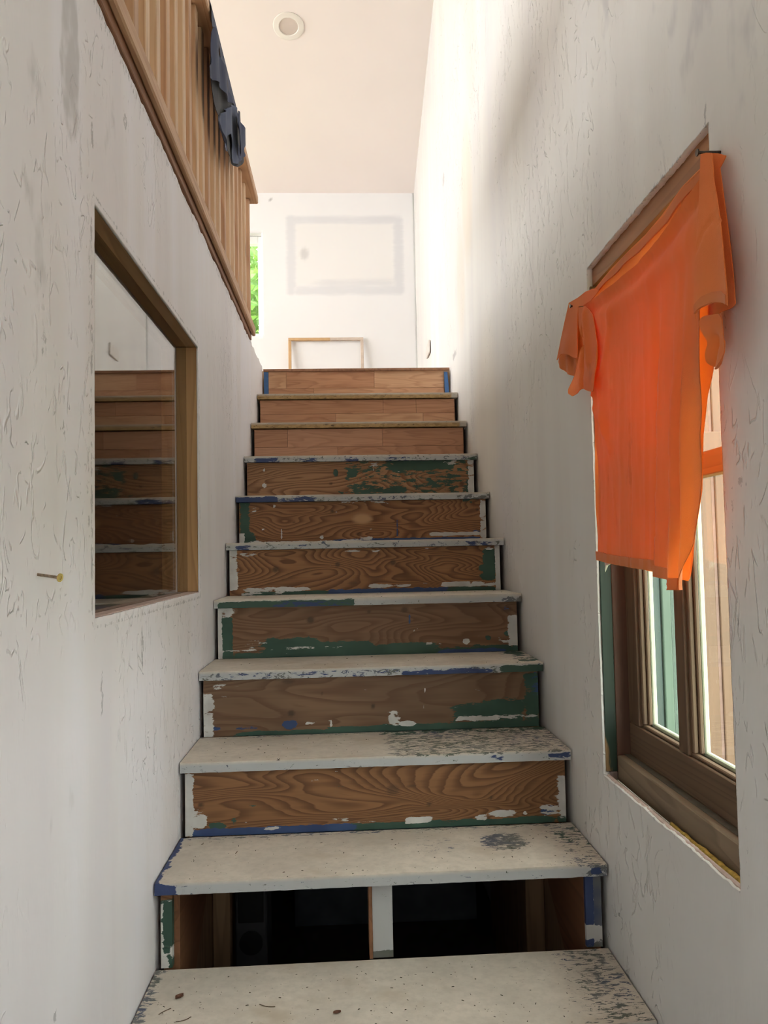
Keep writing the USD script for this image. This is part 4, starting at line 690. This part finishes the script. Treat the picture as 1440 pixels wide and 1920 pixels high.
COLLAR = [(-0.633, 2.0368), (-0.5579, 2.0397), (-0.4706, 2.0293), (-0.3949, 2.026), (-0.3216, 2.0293), (-0.2113, 2.0316), (-0.1058, 2.0274), (-0.0785, 2.0199), (-0.159, 2.0185), (-0.2421, 2.0171), (-0.3398, 2.0135), (-0.4088, 2.0106), (-0.4839, 2.014), (-0.5706, 2.0233), (-0.6336, 2.0233)]
obj('collar', cloth(COLLAR, .004, lambda y, z: .484 + .0015 * np.sin(y * 50), .003, 15), 'orange_rib', sh, 50)
hem = np.array([(-0.1064, 1.4347), (-0.2237, 1.4259), (-0.3452, 1.4206), (-0.4437, 1.4168), (-0.4466, 1.4105), (-0.5104, 1.4051), (-0.511, 1.3887), (-0.5638, 1.391)])
hp = [tuple(q) for q in hem] + [(y_, z_ + .019) for y_, z_ in hem[::-1]]
obj('hem', cloth(hp, .005, lambda y, z: body_x(y, z) - .0022, .0018, 3), 'orange_rib', sh, 50)
def plane_x(y, z, ztop, xtop, zbot, xbot): return xtop + (xbot - xtop) * np.clip((ztop - z) / (ztop - zbot), 0, 1)
obj('sleeve', cloth(smooth_line(LS, 2), .006, lambda y, z: .4665 - .010 * sstep(z, 2.0, 1.93) * np.exp(-((y - .07) / .05) ** 2), .0015, 4), 'orange_cloth', sh, 50)
obj('sleeve_lining', cloth(smooth_line(LSIN, 3), .006, lambda y, z: .481 + .003 * np.sin(y * 90), .0015, 5), 'orange_cloth', sh, 50)
obj('sleeve_underside', cloth(smooth_line(LSLOW, 2), .006, lambda y, z: .457 + fold(y, z, [(-.075, 1.94), (-.062, 1.86), (-.075, 1.815)], .008, .014) + fold(y, z, [(-.10, 1.97), (-.115, 1.86)], .012, -.008) - .006 * sstep(z, 1.86, 1.82), .0015, 6), 'orange_cloth', sh, 50)
rsx = lambda z: .474 - np.clip((2.043 - z) / .268, 0, 1) * .032
obj('sleeve', cloth(smooth_line(RS, 2), .006, lambda y, z: rsx(z) + .004 * np.cos((y + .70 + (2.04 - z) * .16) * 55) - .004 + fold(y, z, [(-.722, 1.912), (-.705, 1.925), (-.682, 1.912), (-.668, 1.89)], .003, .003), .0015, 7), 'orange_cloth', sh, 50)
obj('sleeve_lining', cloth(smooth_line(RSBACK, 2), .006, lambda y, z: .486 + .003 * np.sin(y * 80), .0015, 8), 'orange_cloth', sh, 50)
obj('sleeve_underside', cloth(smooth_line(RSLOW, 3), .005, lambda y, z: .452 + fold(y, z, [(-.70, 1.745), (-.685, 1.72)], .012, .018), .0015, 9), 'orange_cloth', sh, 50)
cuff = [(-.686, 1.7832), (-.683, 1.793), (-.70, 1.798), (-.7237, 1.7965), (-.7498, 1.789), (-.7711, 1.780), (-.778, 1.776), (-.7745, 1.790), (-.7498, 1.804), (-.7237, 1.8115), (-.70, 1.813), (-.68, 1.806)]
obj('hem', cloth(cuff, .005, lambda y, z: rsx(z) + .004 * np.cos((y + .70 + (2.04 - z) * .16) * 55) - .0062, .0014, 10), 'orange_rib', sh, 50)

ns = thing('navy_shirt', 'navy blue garment draped over the top rail of the railing', 'shirt')
NS = [(0.6184, 3.101), (0.6805, 3.1154), (0.7447, 3.1119), (0.8834, 3.1044), (1.0516, 3.1001), (1.1845, 3.1477), (1.3102, 3.154), (1.3575, 3.1271), (1.3365, 3.0768), (1.3864, 3.0694), (1.246, 2.956), (1.0065, 2.8497), (0.8789, 2.8494), (0.7188, 2.8571), (0.6453, 2.8553), (0.5983, 2.9122), (0.5804, 2.9413), (0.6031, 3.001)]
NSFLAP = [(0.5233, 3.0364), (0.583, 3.0502), (0.6447, 3.0468), (0.778, 3.0396), (0.9395, 3.0355), (0.8467, 2.9875), (0.7148, 2.948), (0.6057, 2.9134), (0.5041, 2.8549), (0.4869, 2.8829), (0.5267, 2.9208), (0.5086, 2.9403)]
NSLOW = [(0.9915, 3.0616), (1.1216, 3.108), (1.1321, 3.0526), (1.1565, 2.9837), (1.1848, 2.9569), (1.1053, 2.8988), (1.0034, 2.854), (0.9654, 2.8849), (0.9024, 2.9086), (0.8501, 2.8694), (0.8719, 2.8272), (0.8228, 2.8202), (0.666, 2.8277), (0.7346, 2.8854), (0.8067, 2.937)]
NSSLV = [(0.9592, 3.0238), (1.0173, 3.0451), (1.1382, 3.056), (1.2367, 3.0759), (1.1828, 3.0222), (1.1147, 2.9621), (1.161, 2.9552), (1.0342, 2.8949), (0.9945, 2.9388)]
def wav(x0, f, a, s): return lambda y, z: x0 + a * np.sin(y * f + 4 * z) + a * 1.2 * (meshkit.fbm(np.stack([y * 22, z * 9, 0 * y + s], 1), 2, s) - .5)
obj('body', cloth(smooth_line(NS, 3), .012, wav(-.455, 30, .003, 1), -.0015, 11), 'navy_inner_shade', ns, 50); obj('front_flap', cloth(smooth_line(NSFLAP, 3), .010, wav(-.439, 36, .006, 2), -.0015, 12), 'navy_cloth', ns, 50)  # under layer near black: shade inside the garment put into its colour
obj('lower_panel', cloth(NSLOW, .010, wav(-.446, 44, .006, 3), -.0015, 13), 'navy_pale', ns, 50); obj('sleeve', cloth(smooth_line(NSSLV, 3), .010, wav(-.427, 40, .006, 4), -.0015, 14), 'navy_cloth', ns, 50)  # lower panel in a paler, greyer navy
Ys = np.linspace(.60, 1.32, 40); prof = [(-.455, 3.10), (-.4565, 3.150), (-.462, 3.1685), (-.50, 3.1695), (-.555, 3.1685), (-.5655, 3.15), (-.567, 3.02)]
V, F = [], []
for i, yy in enumerate(Ys):
    for j, (a, b) in enumerate(prof): V.append((a + .003 * math.sin(yy * 37 + j) * (j in (0, 6)), yy, b + .0015 * (1 + math.sin(yy * 43 + j * 2)) * (2 <= j <= 4)))
for i in range(39):
    for j in range(6): a = i * 7 + j; F.append((a, a + 7, a + 8, a + 1))
obj('over_rail', (np.array(V), np.array(F)), 'navy_cloth', ns, 60)

# ------------------------------------------------------------------ bits lying on the treads
def leaf(label, x, y, z, s, rz, curl):
    t_ = thing('dry_leaf', label, 'leaf', (x, y, z)); n_ = 9; V, F = [], []
    for i in range(n_):
        u_ = i / (n_ - 1); w = math.sin(math.pi * min(1, u_ * 1.02)) ** .7 * .42 * s
        for j, q in enumerate((-1, -.5, 0, .5, 1)):
            X, Y = (u_ - .5) * s * 1.4, q * w; V.append((X * math.cos(rz) - Y * math.sin(rz), X * math.sin(rz) + Y * math.cos(rz), .0008 + curl * abs(q) ** 1.5 * s + .25 * s * curl * 4 * (u_ - .5) ** 2))
    for i in range(n_ - 1):
        for j in range(4): a = i * 5 + j; F.append((a, a + 5, a + 6, a + 1))
    obj('blade', (np.array(V), np.array(F)), 'dry_leaf', t_, True)
leaf('curled brown dry leaf at the left of the lowest tread', -.425, -.105, zk(0), .0125, .6, .5); leaf('pale brown dry leaf near the middle of the lowest tread', -.105, -.185, zk(0), .011, .2, .35)
def twig(label, x, y, z, L, rz, bend):
    ts = np.linspace(-.5, .5, 6); p = np.stack([x + L * ts * math.cos(rz) - bend * (ts ** 2) * L * math.sin(rz), y + L * ts * math.sin(rz) + bend * ts ** 2 * L * math.cos(rz), z + .0012 + .0006 * np.abs(ts)], 1)
    tag(obj('twig', cat(*[cyl(p[i], p[i + 1], .0008, 6) for i in range(5)]), 'twig_bark'), label, 'twig')
twig('bent thin twig left of centre on the lowest tread', -.245, -.150, zk(0), .034, -.35, .4); twig('short forked-looking twig at the far left front of the lowest tread', -.40, -.185, zk(0), .030, .5, .5); twig('thin twig by the left edge of the lowest tread', -.445, -.150, zk(0), .028, .8, -.3); twig('tiny straight twig on the second lowest tread', -.345, .165, zk(1), .014, 1.4, .1)
r = np.random.default_rng(21); bits = []
for k, n_ in ((0, 200), (1, 150), (2, 110), (3, 60), (4, 40)):
    for _ in range(n_):
        x, y, s = r.uniform(-.47, .47), yk(k) + r.uniform(.006, .255), .0006 * (1 + 1.8 * r.random() ** 3); L = s * (1 + 2.2 * r.random() ** 2); a = r.uniform(0, math.pi)
        c, sn = math.cos(a), math.sin(a); z = zk(k) + .0001
        q = [(-L, -s * .5), (L, -s * .4), (L * .8, s * .5), (-L * .7, s * .45)]; b0 = [(x + X * c - Y * sn, y + X * sn + Y * c, z) for X, Y in q]; b1 = [(p[0] * .6 + x * .4, p[1] * .6 + y * .4, z + s * .8) for p in b0]; bits.append(b0 + b1)
V = np.array(bits).reshape(-1, 3); V = shear(V); base = np.arange(len(bits))[:, None, None] * 8; F = (base + np.array([(4, 5, 6, 7), (0, 1, 5, 4), (1, 2, 6, 5), (2, 3, 7, 6), (3, 0, 4, 7)])[None]).reshape(-1, 4)
tag(obj('grit', (V, F), 'grit'), 'scattered dark crumbs and grit on the lower treads', 'grit', None, 'stuff')

ps = np.array([(0.474, -0.12, 1.4347), (0.474, -0.178, 1.4351), (0.474, -0.1707, 1.4285), (0.474, -0.1432, 1.4237), (0.474, -0.1207, 1.4088), (0.474, -0.1221, 1.4212)]); V = np.vstack([ps, ps + [.0012, 0, 0]]); V[3] += (-.004, 0, 0); V[1] += (-.002, 0, 0); F = [(0, 1, 2), (0, 2, 3), (0, 3, 5), (3, 4, 5)]; F = F + [(a + 6, c + 6, b + 6) for a, b, c in F] + [q for i in range(6) for q in ((i, i + 6, (i + 1) % 6), ((i + 1) % 6, i + 6, (i + 1) % 6 + 6))]
tag(obj('plastic_scrap', trimesh.Trimesh(V, F, process=False), 'paper_white'), 'white crumpled plastic scrap poking out below the orange shirt', 'scrap')
fly = thing('fly', 'small dead fly on the front edge of a white tread, left of its middle', 'insect', (-.252, yk(2) - .001, zk(2) + .0015))
bd = trimesh.creation.icosphere(2, 1.0); bd.apply_scale((.0019, .0036, .0017)); hd_ = trimesh.creation.icosphere(2, .0013); hd_.apply_translation((0, -.0042, 0)); obj('body', cat(bd, hd_), 'nail_steel', fly, True)
for sx in (-1, 1):
    obj('wing', trimesh.convex.convex_hull(np.array([(sx * .0008, -.001, .0014), (sx * .0038, .004, .0016), (sx * .0022, .0058, .0016), (sx * .0008, -.001, .0017), (sx * .0038, .004, .0019), (sx * .0022, .0058, .0019)])), 'cabinet_grey', fly)
    for q in (-.0018, 0, .0018): obj('leg', cyl((sx * .001, q, 0), (sx * .0042, q * 2.2, -.0014), .00028, 6), 'nail_steel', fly)
